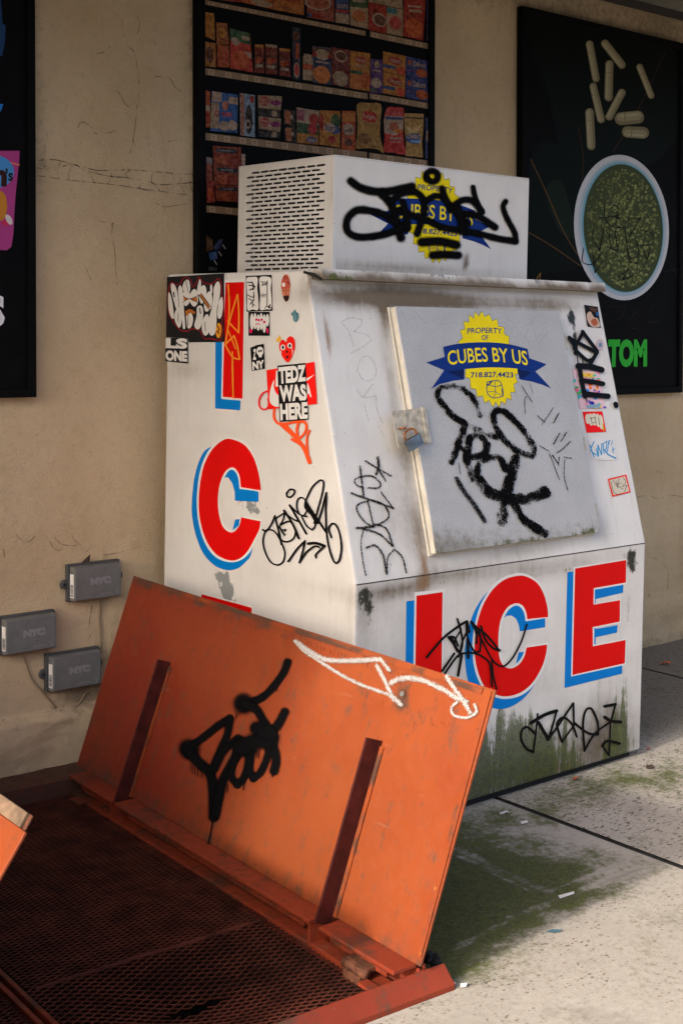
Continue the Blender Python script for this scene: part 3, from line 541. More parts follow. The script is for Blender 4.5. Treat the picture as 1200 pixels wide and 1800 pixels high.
d = Decal(PS, .0012); d.poly(A2(cr([(455, 955), (560, 945), (672, 960), (668, 1100), (665, 1250), (700, 1400), (640, 1370), (540, 1360), (445, 1358), (455, 1250), (458, 1100)], True, 4)), kk(120, 88, 40)); d.poly(A2(cr([(505, 1030), (560, 1018), (632, 1050), (625, 1110), (570, 1122), (505, 1095)], True, 4)), kk(135, 30, 22)); d.text('Lays', A2([(508, 1035), (622, 1055), (620, 1105), (510, 1090)]), wht, .03); d.blob(A2([(470, 1240), (540, 1230), (580, 1290), (500, 1320)]), kk(95, 60, 30)); d.blob(A2([(480, 1130), (520, 1140), (500, 1200)]), kk(138, 105, 50)); d.build('printed_package', INK['print'], pc)
d = Decal(PS, .0012); d.poly(A2(cr([(700, 1100), (730, 990), (800, 985), (880, 1000), (875, 1150), (882, 1300), (895, 1415), (780, 1400), (700, 1385), (705, 1250)], True, 4)), kk(135, 26, 24)); d.poly(A2([(698, 1105), (715, 1060), (878, 1070), (872, 1200), (800, 1245), (705, 1220)]), wht); d.text('Ruffles', A2([(722, 1000), (868, 1008), (870, 1062), (722, 1058)]), kk(140, 60, 60), .03); d.poly(A2([(715, 1066), (875, 1080), (872, 1100), (715, 1095)]), kk(20, 40, 80)); d.ell(*A2([(790, 1160)])[0], 8, 8, kk(120, 62, 40)); d.ell(*A2([(830, 1200)])[0], 8, 4, kk(140, 80, 30)); d.stroke(A2([(762, 1268), (852, 1273)]), 4, kk(120, 90, 80)); d.stroke(A2([(765, 1298), (850, 1304)]), 2, kk(120, 90, 80)); d.build('printed_package', INK['print'], pc)
d = Decal(PS, .0020); d.poly(A2([(885, 1038), (1060, 1045), (1062, 1150), (1048, 1300), (1055, 1445), (895, 1430), (900, 1300), (885, 1150)]), kk(128, 98, 52)); d.poly(A2([(890, 1070), (1058, 1080), (1055, 1095), (890, 1085)]), kk(60, 45, 25)); d.poly(A2([(900, 1150), (960, 1200), (1040, 1140), (1000, 1220), (930, 1225)]), kk(150, 130, 90)); d.poly(A2(cr([(905, 1240), (960, 1228), (1025, 1235), (1020, 1310), (950, 1315), (905, 1290)], True, 4)), kk(22, 50, 100)); d.text('OREO', A2([(908, 1232), (1040, 1240), (1038, 1275), (910, 1270)]), wht, .04); d.text('mini', A2([(945, 1278), (1030, 1282), (1030, 1312), (948, 1310)]), kk(110, 150, 190), .03); d.build('printed_package', INK['print'], pc)
pack(A2, [(1078, 1075), (1108, 1080), (1108, 1460), (1078, 1455)], blu, [('e', .2, .3, 1, .6, wht)], 4)
# fourth row and the dark bottom
for k, q in enumerate(([(245, 190), (600, 210), (605, 455), (255, 420)], [(255, 425), (610, 460), (600, 690), (262, 680)], [(275, 690), (600, 695), (600, 905), (285, 885)])): pack(A4, q, kk(95, 32, 14), [('r', .1, .12, .85, .34, kk(26, 26, 34)), ('r', .25, .2, .7, .25, kk(90, 90, 95)), ('e', .1, .45, .95, .98, kk(115, 50, 22)), ('e', .4, .5, 1, .95, kk(100, 30, 20))], 6)
pack(A4, [(605, 290), (655, 300), (652, 440), (610, 440)], wht, [], 2); pack(A4, [(160, 330), (235, 340), (240, 630), (160, 635)], kk(95, 36, 18), [('r', 0, 0, 1, .3, kk(90, 80, 75))], 6); pack(A4, [(165, 640), (255, 635), (270, 900), (165, 915)], kk(105, 26, 18), [('e', .1, .3, .7, .8, kk(140, 60, 30))], 6)
pack(A4, [(165, 1320), (240, 1380), (245, 1500), (165, 1530)], kk(72, 44, 24), [], 5)
for pts, c in (([(195, 1540), (290, 1530), (300, 1620), (205, 1640)], kk(24, 62, 105)), ([(255, 1470), (320, 1380), (370, 1370), (340, 1480), (280, 1520)], kk(20, 34, 72)), ([(190, 1720), (300, 1730), (300, 1765), (190, 1770)], kk(40, 48, 48))): d = Decal(PS, .001); d.poly(A4(pts), c); d.build('printed_package', INK['print'], pc)
for q in ([(370, 1445), (400, 1490)], [(318, 1530), (350, 1580)], [(260, 1640), (292, 1690)]): d = Decal(PS, .0016); d.stroke(A4(q), 2, kk(110, 110, 110)); d.build('printed_glint', INK['hard'], pc)

pr_ = poster('wall_poster', 2.127, 3.19, 1.105, 2.655, .028, 'black framed poster of capsules and a bowl of green powder at the right')
A7 = Z(880, 0, 2.5)
d = Decal(PS); lf, lf2, lf3 = K(9, 15, 11), K(11, 17, 13), K(22, 33, 24)
d.poly(A7(cr([(130, 70), (300, 90), (560, 140), (760, 220), (800, 400), (790, 560), (700, 690), (560, 760), (420, 780), (300, 740), (240, 600), (200, 400), (140, 250)], True, 5)), lf2)
d.poly(A7(cr([(125, 700), (200, 620), (330, 700), (420, 860), (400, 1050), (340, 1170), (200, 1200), (125, 1200), (120, 900)], True, 5)), lf)
d.poly(A7(cr([(200, 820), (260, 790), (300, 900), (330, 1040), (260, 1020), (210, 900)], True, 4)), lf3)
for pts, wd, c in (([(490, 670), (600, 480), (720, 230)], 3, kk(52, 32, 26)), ([(350, 830), (360, 700), (340, 560)], 3, kk(52, 30, 20)), ([(130, 700), (200, 850), (270, 1010), (335, 1120)], 4, kk(72, 52, 28)), ([(122, 1022), (220, 1080), (350, 1170)], 4, kk(72, 50, 28)), ([(145, 1240), (172, 1200), (168, 1240)], 3, kk(110, 85, 40)),
    ([(200, 80), (190, 300), (240, 480), (300, 620)], 2, lf3), ([(700, 250), (640, 420), (560, 600)], 2, lf3), ([(760, 330), (650, 380), (560, 400)], 1.6, lf3), ([(790, 470), (660, 520), (540, 560)], 1.6, lf3), ([(260, 300), (330, 420), (360, 560)], 1.6, lf3)): d.stroke(A7(pts), wd/2.5, c)
d.build('printed_leaf', INK['hard'], pr_)
CB = (kk(112, 106, 84), kk(92, 86, 66), kk(128, 122, 100))
caps = [((387, 195), (415, 345), 36), ((455, 192), (528, 285), 38), ((474, 282), (470, 428), 38), ((607, 295), (657, 420), 32), ((403, 380), (437, 525), 36), ((528, 408), (474, 512), 38), ((525, 522), (598, 515), 60), ((555, 580), (622, 584), 56), ((387, 495), (394, 640), 42)]
for a, b, wd in caps:
    d = Decal(PS, .0018); A, B = A7([a, b]); wd /= 2.5
    d.stroke([A, B], wd, CB[1]); dx = Vector((B[0]-A[0], B[1]-A[1])).normalized(); nx = Vector((-dx.y, dx.x))*(wd*.1); nx = nx if nx.x < 0 else -nx
    d.stroke([(A[0]+nx.x, A[1]+nx.y), (B[0]+nx.x, B[1]+nx.y)], wd*.66, CB[0]); d.stroke([(A[0]+2*nx.x, A[1]+2*nx.y), (B[0]+2*nx.x, B[1]+2*nx.y)], wd*.16, CB[2])
    m_ = Vector(A)*.75+Vector(B)*.25; d.stroke([tuple(m_+nx.normalized()*wd*.36), tuple(m_-nx.normalized()*wd*.36)], wd*.08, CB[1]); d.build('printed_capsule', INK['hard'], pr_)
d = Decal(PS, .0018); bc = A7([(527, 1000)])[0]; rt = -.06
d.ell(bc[0], bc[1], 208/2.5, 320/2.5, kk(150, 152, 158), rt, 64); d.ell(bc[0]+1, bc[1]+1, 192/2.5, 300/2.5, kk(125, 140, 152), rt, 64); d.ell(bc[0]+2, bc[1], 180/2.5, 288/2.5, kk(88, 130, 148), rt, 64); d.ell(bc[0]+3, bc[1]+1, 174/2.5, 281/2.5, kk(46, 54, 34), rt, 64)
rnd = random.Random(3); d.step = 5e-7
for i in range(1100):
    a, r = rnd.random()*6.283, math.sqrt(rnd.random())*.93; px_, py_ = r*172/2.5*math.cos(a), r*278/2.5*math.sin(a); x = bc[0]+3+px_*math.cos(rt)-py_*math.sin(rt); y = bc[1]+1+px_*math.sin(rt)+py_*math.cos(rt)
    f = rnd.random(); b_ = 1.0-.5*max(0, (-math.cos(a)*.75-math.sin(a)*.5)*r)
    c = [kk(70, 76, 44), kk(86, 92, 54), kk(58, 64, 36), kk(102, 106, 66)][int(f*4)]; c = tuple(q*b_ for q in c[:3])+(1,)
    d.ell(x, y, 1.2+2.4*rnd.random(), 1.2+2.0*rnd.random(), c, rnd.random()*3, 6)
d.build('printed_bowl', INK['flat'], pr_)
d = Decal(PS, .075*0+.0035)
for pts in ([(455, 895), (450, 940), (470, 985), (500, 985), (510, 920), (490, 900)], [(430, 960), (520, 945)], [(410, 980), (400, 1040), (430, 1100), (440, 1050), (450, 990)], [(470, 1000), (480, 1090), (510, 1100), (500, 1010), (540, 1000)], [(360, 1090), (355, 1150), (400, 1160), (440, 1110)], [(400, 1110), (410, 1200), (440, 1150)], [(540, 990), (560, 960), (610, 960), (560, 1040)], [(540, 1000), (560, 1140), (600, 1120), (590, 1060)], [(610, 1010), (665, 1030), (660, 1070), (610, 1080)], [(620, 1100), (640, 1140), (650, 1090)], [(510, 1220), (560, 1180), (530, 1230), (580, 1210)], [(560, 1150), (600, 1160)], [(495, 950), (520, 960)]): d.stroke(A7(pts), 1.6, kk(8, 8, 9))
d.build('marker_scrawl', INK['hard'], pr_)
d = Decal(PS, .0012); d.text('TOM', A7([(470, 1490), (640, 1490), (640, 1612), (466, 1615)]), K(40, 140, 45, 1.7), .06); d.build('printed_lettering', INK['flat'], pr_)
for pts in ([(455, 1350), (540, 1345), (520, 1400), (450, 1410)], [(540, 1360), (560, 1410), (600, 1360), (570, 1345)], [(610, 1360), (600, 1410), (640, 1400)], [(640, 1380), (660, 1350), (650, 1420), (690, 1410)], [(665, 1400), (680, 1440)], [(560, 1440), (605, 1450)], [(740, 860), (770, 900), (750, 960), (790, 940)], [(680, 1200), (800, 1180)], [(740, 1150), (790, 1260)]): d = Decal(PS, .0012); d.stroke(A7(pts), 1.0, kk(70, 70, 72)); d.build('scratched_scrawl', INK['faint'], pr_)
# ------------------------------------------------------------------ the ice freezer
FW, FD, FYT, FHB, FH = 1.25, .9187, .2286, .7051, 1.5417
FM = Matrix.Translation((.4385, -.9564, S*-.9564)) @ Matrix.Rotation(.0026, 4, 'Z') @ Matrix.Rotation(.0222, 4, 'X') @ Matrix.Rotation(.0044, 4, 'Y')
def fp(x, y, z): return FM @ Vector((x, y, z))
def fs(p, n): return Surf(FM @ Vector(p), FM.to_3x3() @ Vector(n))
SN = Vector((0, -(FH-FHB), FYT)).normalized(); SV = Vector((0, FYT, FH-FHB)).normalized()
SIDE, FRONT, SLANT = fs((0, 0, 0), (-1, 0, 0)), fs((0, 0, 0), (0, -1, 0)), fs((0, 0, FHB), SN)
DOOR = fs(Vector((0, 0, FHB))+SN*.032, SN)
C0, C1, E0, E1, HC = .2015, 1.0485, .3577, .8279, .3489
CFRONT, CSIDE = fs((0, E0, 0), (0, -1, 0)), fs((C0, 0, 0), (-1, 0, 0))
fz = thing('ice_freezer', FM, 'white slant front ice freezer covered in tags and stickers, red ICE lettering', 'freezer')
FI = FM.inverted()
def fl(surf, x, y): return FI @ surf.at(x, y)
prof = [(0, .026), (0, FHB), (FYT, FH), (FD, FH), (FD, .026)]
V = [fp(0, y, z) for y, z in prof]+[fp(FW, y, z) for y, z in prof]
F = [(0, 1, 2, 3, 4), (9, 8, 7, 6, 5)]+[(i, (i+1) % 5, 5+(i+1) % 5, 5+i) for i in range(5)]
cuts = [((x, 0, 0), (1, 0, 0)) for x in ramp(.018, FW-.01, 66)]+[((0, 0, z), (0, 0, 1)) for z in ramp(.03, FH-.008, 84)]+[((0, y, 0), (0, 1, 0)) for y in ramp(.02, FD-.01, 30)]
body = mk('body', V, F, MAT['white'], fz, bevel=.007, seg=2, cuts=cuts)
def stains(lst):                         # (surface, photo pixel, half width, half height, strength), kept as places on the freezer
    out = []
    for su, x, y, rx, rz, k in lst: out.append((fl(su, x, y), rx, rz, k))
    return out
def field(lst, v):
    r = 0
    for p, rx, rz, k in lst:
        d = v-p; h = math.hypot(d.x, d.y if abs(d.x) < 1e-3 else d.y*.3)/rx; zz = d.z/rz
        q = h*h+zz*zz
        if q < 9: r += k*math.exp(-q)
    return r
gr = stains([(SLANT, 600, 522, .10, .03, .6), (SLANT, 690, 522, .18, .035, .85), (SLANT, 800, 530, .2, .025, .75), (SLANT, 950, 535, .2, .025, .6), (SLANT, 675, 552, .02, .06, .7), (SLANT, 690, 690, .02, .2, 0.372), (SLANT, 715, 800, .06, .07, 0.341), (SLANT, 740, 940, .05, .12, 0.341),
    (SLANT, 700, 900, .1, .12, 0.217), (SLANT, 900, 968, .25, .03, 0.310), (SLANT, 1060, 930, .04, .05, 0.248), (SLANT, 1055, 800, .03, .05, 0.186), (FRONT, 690, 1040, .12, .02, .5), (FRONT, 800, 1010, .2, .025, .4), (FRONT, 960, 1000, .25, .03, .3), (FRONT, 640, 1080, .03, .1, .3), (FRONT, 950, 1350, .5, .08, .5), (FRONT, 1060, 1290, .15, .12, .4), (FRONT, 730, 1200, .2, .2, .15),
    (SIDE, 545, 500, .05, .04, 0.310), (SIDE, 330, 650, .1, .03, 0.217), (SIDE, 300, 800, .12, .4, 0.099), (SIDE, 400, 760, .2, .02, 0.087)])
ru = stains([(SLANT, 576, 590, .012, .09, 1.0), (SLANT, 592, 740, .012, .14, .6), (SLANT, 735, 960, .025, .08, .5), (SLANT, 748, 1000, .02, .05, .7), (SLANT, 705, 690, .008, .12, .8), (SLANT, 735, 850, .012, .1, .35), (FRONT, 740, 1030, .04, .03, .8), (SIDE, 548, 490, .02, .035, .9), (SIDE, 418, 880, .012, .02, 1.0), (SIDE, 299, 932, .006, .012, 1.1), (SIDE, 318, 910, .006, .012, .9), (SIDE, 370, 1012, .008, .02, .9), (FRONT, 985, 1350, .12, .03, .75), (FRONT, 930, 1370, .06, .03, .6)])
mo = stains([(FRONT, 850, 1350, .13, .13, 1.05), (FRONT, 905, 1325, .05, .09, .85), (FRONT, 955, 1305, .10, .09, 1.0), (FRONT, 950, 1350, .08, .06, .9), (FRONT, 885, 1270, .07, .07, .45), (FRONT, 1090, 1260, .028, .2, 1.0), (FRONT, 1080, 1310, .06, .08, .95), (FRONT, 1103, 1080, .016, .12, .55), (FRONT, 1108, 985, .05, .04, .75), (FRONT, 720, 1330, .2, .16, .7), (FRONT, 645, 1050, .04, .05, .6), (FRONT, 1010, 1340, .05, .10, .65), (FRONT, 1000, 1000, .12, .014, .4), (FRONT, 1060, 1210, .04, .08, .4), (FRONT, 800, 1020, .2, .015, .3)])
dk = stains([(FRONT, 641, 1050, .035, .045, .8), (FRONT, 650, 1085, .02, .05, .5), (FRONT, 1108, 980, .034, .034, .95), (FRONT, 1112, 1002, .024, .025, .6), (SLANT, 1004, 558, .022, .04, 1.1), (SLANT, 1010, 592, .014, .02, .9), (SLANT, 988, 590, .014, .04, .7), (SLANT, 672, 548, .016, .05, .45), (FRONT, 742, 1105, .016, .016, .9), (FRONT, 756, 1103, .012, .014, .7), (FRONT, 860, 1410, .2, .03, .6), (FRONT, 1000, 1372, .2, .02, .5), (FRONT, 1040, 1170, .02, .04, .3)])
ch = stains([(SIDE, 447, 893, .05, .024, .75), (SIDE, 430, 878, .04, .02, .4), (SIDE, 397, 1028, .035, .045, .85), (SIDE, 380, 1010, .04, .02, .5), (SIDE, 402, 1050, .03, .03, .7)])
paint(body, grime=lambda c, n: field(gr, c)+.10+.06*fb(c, 5)+(.07+.10*fb(c, 7) if c.y < .02 and c.z < FHB else 0), rust=lambda c, n: field(ru, c), moss=lambda c, n: 1.0*min(field(mo, c), 1.2)+(.32*sst(.14, .02, c.z) if c.y < .02 else 0), dark=lambda c, n: field(dk, c), chip=lambda c, n: field(ch, c))
box('base_skid', fp, (.03, .02, -.03), (FW-.03, FD-.03, .03), MAT['dark'], fz)
# folded sheet seam across the front and the lip of the top panel
box('front_seam', fp, (.004, -.0012, FHB-.0032), (FW-.004, .01, FHB-.0008), MAT['gutter'], fz)
lip = mk('top_lip', [fp(.0, FYT+.02, FH-.002), fp(.03, FYT-.038, FH-.002), fp(FW-.002, FYT-.038, FH-.002), fp(FW-.002, FYT+.02, FH-.002), fp(.0, FYT+.02, FH+.006), fp(.024, FYT-.034, FH+.006), fp(FW, FYT-.034, FH+.006), fp(FW, FYT+.02, FH+.006),
    fp(.03, FYT-.042, FH-.022), fp(FW-.002, FYT-.042, FH-.022), fp(.012, FYT+.0, FH-.024), fp(FW-.002, FYT+.0, FH-.024)], [(4, 5, 6, 7), (5, 8, 9, 6), (8, 10, 11, 9), (4, 10, 8, 5), (7, 6, 9, 11), (4, 7, 11, 10)], MAT['white'], fz, cuts=[((x, 0, 0), (1, 0, 0)) for x in ramp(.04, FW, 40)])
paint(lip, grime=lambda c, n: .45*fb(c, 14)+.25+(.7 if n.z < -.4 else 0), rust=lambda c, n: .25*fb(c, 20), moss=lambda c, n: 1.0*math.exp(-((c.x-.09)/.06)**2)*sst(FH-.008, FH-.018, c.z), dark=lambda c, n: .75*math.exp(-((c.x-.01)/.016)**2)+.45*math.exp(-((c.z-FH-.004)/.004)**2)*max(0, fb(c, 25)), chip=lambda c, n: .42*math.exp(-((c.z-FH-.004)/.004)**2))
V, F = tube_data([fp(.0, FYT+.012, FH-.004), fp(.012, FYT-.02, FH-.012), fp(.026, FYT-.036, FH-.024)], [.004, .006, .004], 6); mk('torn_sealant', V, F, MAT['soil'], fz, smooth=True)

# condenser housing: closed sheet box with a punched left side
cm = [('top_panel', (C0, E0, FH+HC-.004), (C1, E1, FH+HC)), ('front_panel', (C0+.004, E0, FH+.002), (C1, E0+.003, FH+HC-.0045)), ('end_panel', (C1-.003, E0+.0035, FH+.002), (C1, E1, FH+HC-.0045)), ('back_panel', (C0, E1-.003, FH+.002), (C1-.0035, E1, FH+HC-.0045))]
hs = None
for nm, lo, hi in cm:
    o = box(nm, fp, lo, hi, MAT['white'], fz, bevel=.0012, seg=1, cuts=[((x, 0, 0), (1, 0, 0)) for x in ramp(C0+.02, C1, 40)]+[((0, 0, z), (0, 0, 1)) for z in ramp(FH+.01, FH+HC-.01, 16)])
    cst = stains([(CFRONT, 818, 460, .012, .02, .9), (CFRONT, 700, 470, .3, .02, .3)])
    paint(o, grime=lambda c, n: .10+.25*sst(FH+.06, FH, c.z)+field(cst, c), rust=lambda c, n: 0, moss=lambda c, n: 0, dark=lambda c, n: 0, chip=lambda c, n: 0)
zc = Z(400, 260, 6)
def cl(x, y): p = fl(CSIDE, *zc([(x, y)])[0]); return p.y, p.z
rows = []
yr = [180, 285, 377, 470, 565, 660, 752, 845, 938, 1030, 1125, 1213]; ye = [235, 335, 428, 520, 615, 710, 800, 895, 988, 1080, 1175, 1262]
pa, pb = cl(1028-25, 180), cl(1000, 1262)
NR = 24; ztop, zbot = cl(985, 182)[1], cl(965, 1218+44)[1]
yA0, yA1 = cl(1028, 182)[0], cl(259, 262)[0]; yB0, yB1 = cl(975, 237)[0], cl(206, 310)[0]
V, F = [], []
def q4(y0, y1, z0, z1):
    b = len(V); V.extend([fp(C0, y0, z0), fp(C0, y1, z0), fp(C0, y1, z1), fp(C0, y0, z1)]); F.append((b, b+1, b+2, b+3))
ylo, yhi, zlo, zhi = E0+.0005, E1-.003, FH+.002, FH+HC-.0045
prev = zhi; hh = .0031
for i in range(NR):
    zc_ = ztop+(zbot-ztop)*i/(NR-1)
    if zc_-hh < zlo: break
    a0, a1 = (yA0, yA1) if i % 2 == 0 else (yB0, yB1)
    q4(ylo, yhi, zc_+hh, prev)
    pitch = (a1-a0+.0075)/8; y = ylo
    for k in range(8):
        s0 = a0+k*pitch; q4(y, s0, zc_-hh, zc_+hh); y = s0+pitch-.0075
    q4(y, yhi, zc_-hh, zc_+hh); prev = zc_-hh
q4(ylo, yhi, zlo, prev)
vp = mk('vent_panel', V, F, MAT['white'], fz, fix=False)
so = vp.modifiers.new('thickness', 'SOLIDIFY'); so.thickness = .0015; so.offset = 0
paint(vp, grime=lambda c, n: .14+.2*sst(FH+.06, FH, c.z)+.1*fb(c, 9), rust=lambda c, n: 0, moss=lambda c, n: 0, dark=lambda c, n: 0, chip=lambda c, n: 0)
box('condenser_coil', fp, (C0+.045, E0+.03, FH+.004), (C1-.05, E1-.03, FH+HC-.03), MAT['coil'], fz)
box('corner_flange', fp, (C0-.0012, E0-.0012, FH+.008), (C0+.012, E0+.0, FH+HC-.002), MAT['white'], fz)

# the door with its edge, gasket, hinges and latch plate
def dp(u, v, t): return FM @ (Vector((u, 0, FHB))+SV*v+SN*t)
U0, U1, V0, V1 = .282, .996, .051, .764
dr = box('door', dp, (U0, V0, .027), (U1, V1, .032), MAT['door'], fz, bevel=.0015, seg=1, cuts=None)
me = dr.data; bm = bmesh.new(); bm.from_mesh(me)
for u in ramp(U0+.02, U1, 34): bmesh.ops.bisect_plane(bm, geom=bm.verts[:]+bm.edges[:]+bm.faces[:], plane_co=(u, 0, 0), plane_no=(1, 0, 0))
for v in ramp(V0+.01, V1, 36): bmesh.ops.bisect_plane(bm, geom=bm.verts[:]+bm.edges[:]+bm.faces[:], plane_co=Vector((0, 0, FHB))+SV*v, plane_no=SV)
bm.to_mesh(me); bm.free()
def dv(c): return (c-Vector((0, 0, FHB))).dot(SV)
paint(dr, grime=lambda c, n: .55*sst(V0+.10, V0, dv(c))+.35*sst(V0+.3, V0+.02, dv(c))*sst(U0+.3, U0, c.x)+.15*sst(V1-.02, V1, dv(c)), moss=lambda c, n: (.62*sst(V0+.03, V0+.004, dv(c)))*(.55+.9*max(0, fb(c, 7)+.3)))
box('door_edge', dp, (U0+.001, V0+.001, .0095), (U1-.001, V1-.001, .0268), MAT['cream'], dr, bevel=.002)
box('gasket', dp, (U0+.006, V0+.006, .0055), (U1-.006, V1-.006, .0096), MAT['dark'], dr)
box('door_frame', dp, (U0-.004, V0-.004, .0004), (U1+.006, V1+.004, .0055), MAT['cream'], dr, bevel=.001, seg=1)
for vv in (.66, .33, .12): box('hinge', dp, (U1-.004, vv-.022, .008), (U1+.012, vv+.022, .03), MAT['zinc'], dr, bevel=.003)
LP = fs(Vector((0, 0, FHB))+SN*.036, SN)
zp = Z(670, 680, 7.5)
lpp = [LP.at(*p) for p in zp([(128, 318), (300, 305), (408, 292), (570, 255), (650, 740), (560, 752), (213, 800)])]
lt = prism('latch_plate', lpp, FM.to_3x3() @ SN*.0025, MAT['zinc'], dr, bevel=.0008, seg=1)
LQ = fs(Vector((0, 0, FHB))+SN*.0388, SN)
prism('latch_fold', [LQ.at(*p) for p in zp([(520, 268), (570, 256), (652, 738), (590, 745)])], FM.to_3x3() @ SN*.0035, MAT['zinc'], lt, bevel=.001, seg=1)
prism('latch_rib', [LQ.at(*p) for p in zp([(296, 306), (312, 304), (338, 560), (322, 562)])], FM.to_3x3() @ SN*.0015, MAT['zinc'], lt)
for x, y in ((468, 332), (390, 448), (500, 515)):
    c = LQ.at(*zp([(x, y)])[0]); nn = FM.to_3x3() @ SN; a = (FM.to_3x3() @ Vector((1, 0, 0))); b = nn.cross(a)
    ring = [c+a*math.cos(t)*.0034+b*math.sin(t)*.0034 for t in (2*math.pi*k/10 for k in range(10))]; prism('rivet', ring, nn*.0022, MAT['cream'], lt, bevel=.001, seg=1)
    prism('rivet_core', [c+nn*.0022+a*math.cos(t)*.0014+b*math.sin(t)*.0014 for t in (2*math.pi*k/8 for k in range(8))], nn*.0006, MAT['rust'], lt)
# staple through the plate
st0 = LQ.at(*zp([(262, 552)])[0]); nn = FM.to_3x3() @ SN; ax = FM.to_3x3() @ Vector((1, 0, 0)); av = FM.to_3x3() @ SV
mk('hasp_staple', *tube_data([st0-ax*.009, st0-ax*.0088+nn*.010, st0+nn*.0145, st0+ax*.0088+nn*.010, st0+ax*.009], .0026, 8), MAT['shackle'], lt, smooth=True)

# padlock hanging in the staple
pk = thing('padlock', st0, 'small steel padlock with a rusty shackle hanging on the freezer door', 'padlock')
ang = math.radians(-26); pu = ax*math.cos(ang)+av*math.sin(ang); pv = -ax*math.sin(ang)+av*math.cos(ang)
zk = Z(670, 680, 7.5); PLK = Surf(st0+nn*.017, nn)
bc_ = PLK.at(*zk([(428, 735)])[0])
pu = (PLK.at(*zk([(572, 748)])[0])-PLK.at(*zk([(378, 868)])[0])).normalized(); pv = nn.cross(pu)
if pv.dot(av) < 0: pv = -pv
wid = (PLK.at(*zk([(572, 748)])[0])-PLK.at(*zk([(378, 868)])[0])).length/2; hei = .0165
def pp(a, b, c): return bc_+pu*a+pv*b+nn*c
def lock_ring(z, k):                                 # outline of one lamination, bulging towards the front
    out = []
    for i in range(9): a = -1+2*i/8; out.append((a*wid*k, .0105*math.cos(a*1.25)*k))
    for i in range(9): a = 1-2*i/8; out.append((a*wid*k, -.0105*math.cos(a*1.25)*k))
    return [pp(x, z, y) for x, y in out]
nl = 6; lh = 2*hei/nl
for i in range(nl): prism('body_plate', lock_ring(-hei+i*lh, 1.0), pv*(lh*.8), MAT['steelp'], pk, bevel=.0005, seg=1)
prism('body_core', lock_ring(-hei+.001, .95), pv*(2*hei-.002), MAT['lockgap'], pk)
sh = []; r_ = wid*.72
for k in range(13):
    a = math.pi*k/12; sh.append(pp(-r_*math.cos(a), hei+.010+.013*math.sin(a), 0))
mk('shackle', *tube_data([pp(-r_, hei-.004, 0)]+sh+[pp(r_, hei-.004, 0)], .0033, 8), MAT['shackle'], pk, smooth=True)

# ------------------------------------------------------------------ lettering, badges, tags and stickers on the freezer
W_ = (.74, .73, .71, 1); RED = K(205, 8, 8, 1.12); BLU = K(0, 112, 190, 1.15); BLK = (.007, .007, .008, 1); YEL = K(220, 200, 20, 1.1); NVY = K(18, 48, 120, 1.0); INKB = (.0035, .0035, .004, 1)
def build(d, name, kind, parent=None): return d.build(name, INK[kind], parent or fz)
# front ICE
zI = Z(700, 980, 4.2857)
def letter(su, name, blue, white, red, holes=()):
    d = Decal(su, .0006)
    for b in blue: d.poly(b, BLU)
    for k, wv in enumerate(white): d.poly(wv, W_, holes[0] if holes else ())
    for r in red: d.poly(r, RED)
    return build(d, name, 'flat')
letter(FRONT, 'letter', [zI([(58, 330), (120, 322), (120, 1000), (50, 1000)])], [zI([(120, 262), (343, 238), (330, 1000), (108, 1000)])], [zI([(134, 288), (331, 260), (322, 1000), (122, 1000)])])
Cout = [(1125, 448), (1118, 370), (1090, 270), (1040, 190), (960, 143), (890, 138), (790, 170), (700, 250), (630, 370), (590, 500), (572, 640), (578, 780), (610, 900), (660, 990), (740, 1035), (820, 1045), (920, 1015), (1010, 940), (1080, 820), (1110, 720), (1117, 655)]
Cin = [(962, 678), (945, 745), (905, 805), (845, 835), (790, 815), (758, 750), (750, 650), (755, 540), (775, 450), (820, 375), (880, 345), (930, 360), (958, 410), (968, 464)]
def smooth_c(out, inn): return cr(out, False, 5)+cr(inn, False, 5)
cred = smooth_c(Cout, Cin)
Wout = [(1135, 452), (1130, 360), (1100, 255), (1045, 173), (960, 124), (885, 118), (780, 152), (690, 235), (615, 360), (574, 500), (556, 640), (562, 790), (598, 920), (655, 1012), (740, 1056), (825, 1064), (930, 1034), (1022, 955), (1092, 832), (1122, 725), (1128, 640)]
Win = [(952, 664), (932, 738), (895, 790), (845, 815), (803, 800), (776, 745), (768, 650), (772, 545), (792, 460), (830, 392), (882, 362), (920, 378), (944, 420), (955, 480)]
Bout = [(1103, 525), (1050, 300), (930, 190), (800, 190), (690, 240), (600, 350), (540, 480), (505, 640), (498, 740), (515, 900), (560, 1010), (640, 1100), (740, 1140), (840, 1125), (940, 1060), (1020, 960), (1060, 860), (1090, 715)]
Bin = [(905, 716), (885, 808), (820, 830), (760, 740), (750, 640), (765, 540), (788, 455), (815, 438), (850, 436), (885, 462), (905, 510), (912, 556)]
letter(FRONT, 'letter', [zI(smooth_c(Bout, Cin))], [zI(smooth_c(Wout, Win))], [zI(cred)])
d = Decal(FRONT, .0003); d.poly(zI([(780, 470), (850, 340), (940, 350), (965, 470), (1103, 455), (1103, 525), (912, 556), (905, 510), (885, 462), (850, 436), (815, 438)]), BLU); d.poly(zI([(903, 716), (945, 708), (930, 770), (880, 812)]), BLU); build(d, 'letter_shade', 'flat')
zE = Z(600, 940, 2.1429)
letter(FRONT, 'letter', [zE([(849, 141), (882, 136), (960, 200), (1060, 188), (1058, 218), (955, 242), (955, 355), (1038, 340), (1036, 368), (955, 386), (955, 420), (1055, 488), (1055, 523), (838, 577)])], [zE([(872, 122), (1072, 90), (1071, 186), (952, 207), (952, 259), (1050, 242), (1049, 332), (950, 352), (950, 414), (1071, 391), (1069, 489), (863, 534)])], [zE([(878, 127), (1070, 95), (1069, 180), (948, 201), (947, 263), (1047, 246), (1046, 327), (944, 348), (945, 420), (1068, 396), (1065, 484), (868, 528)])])
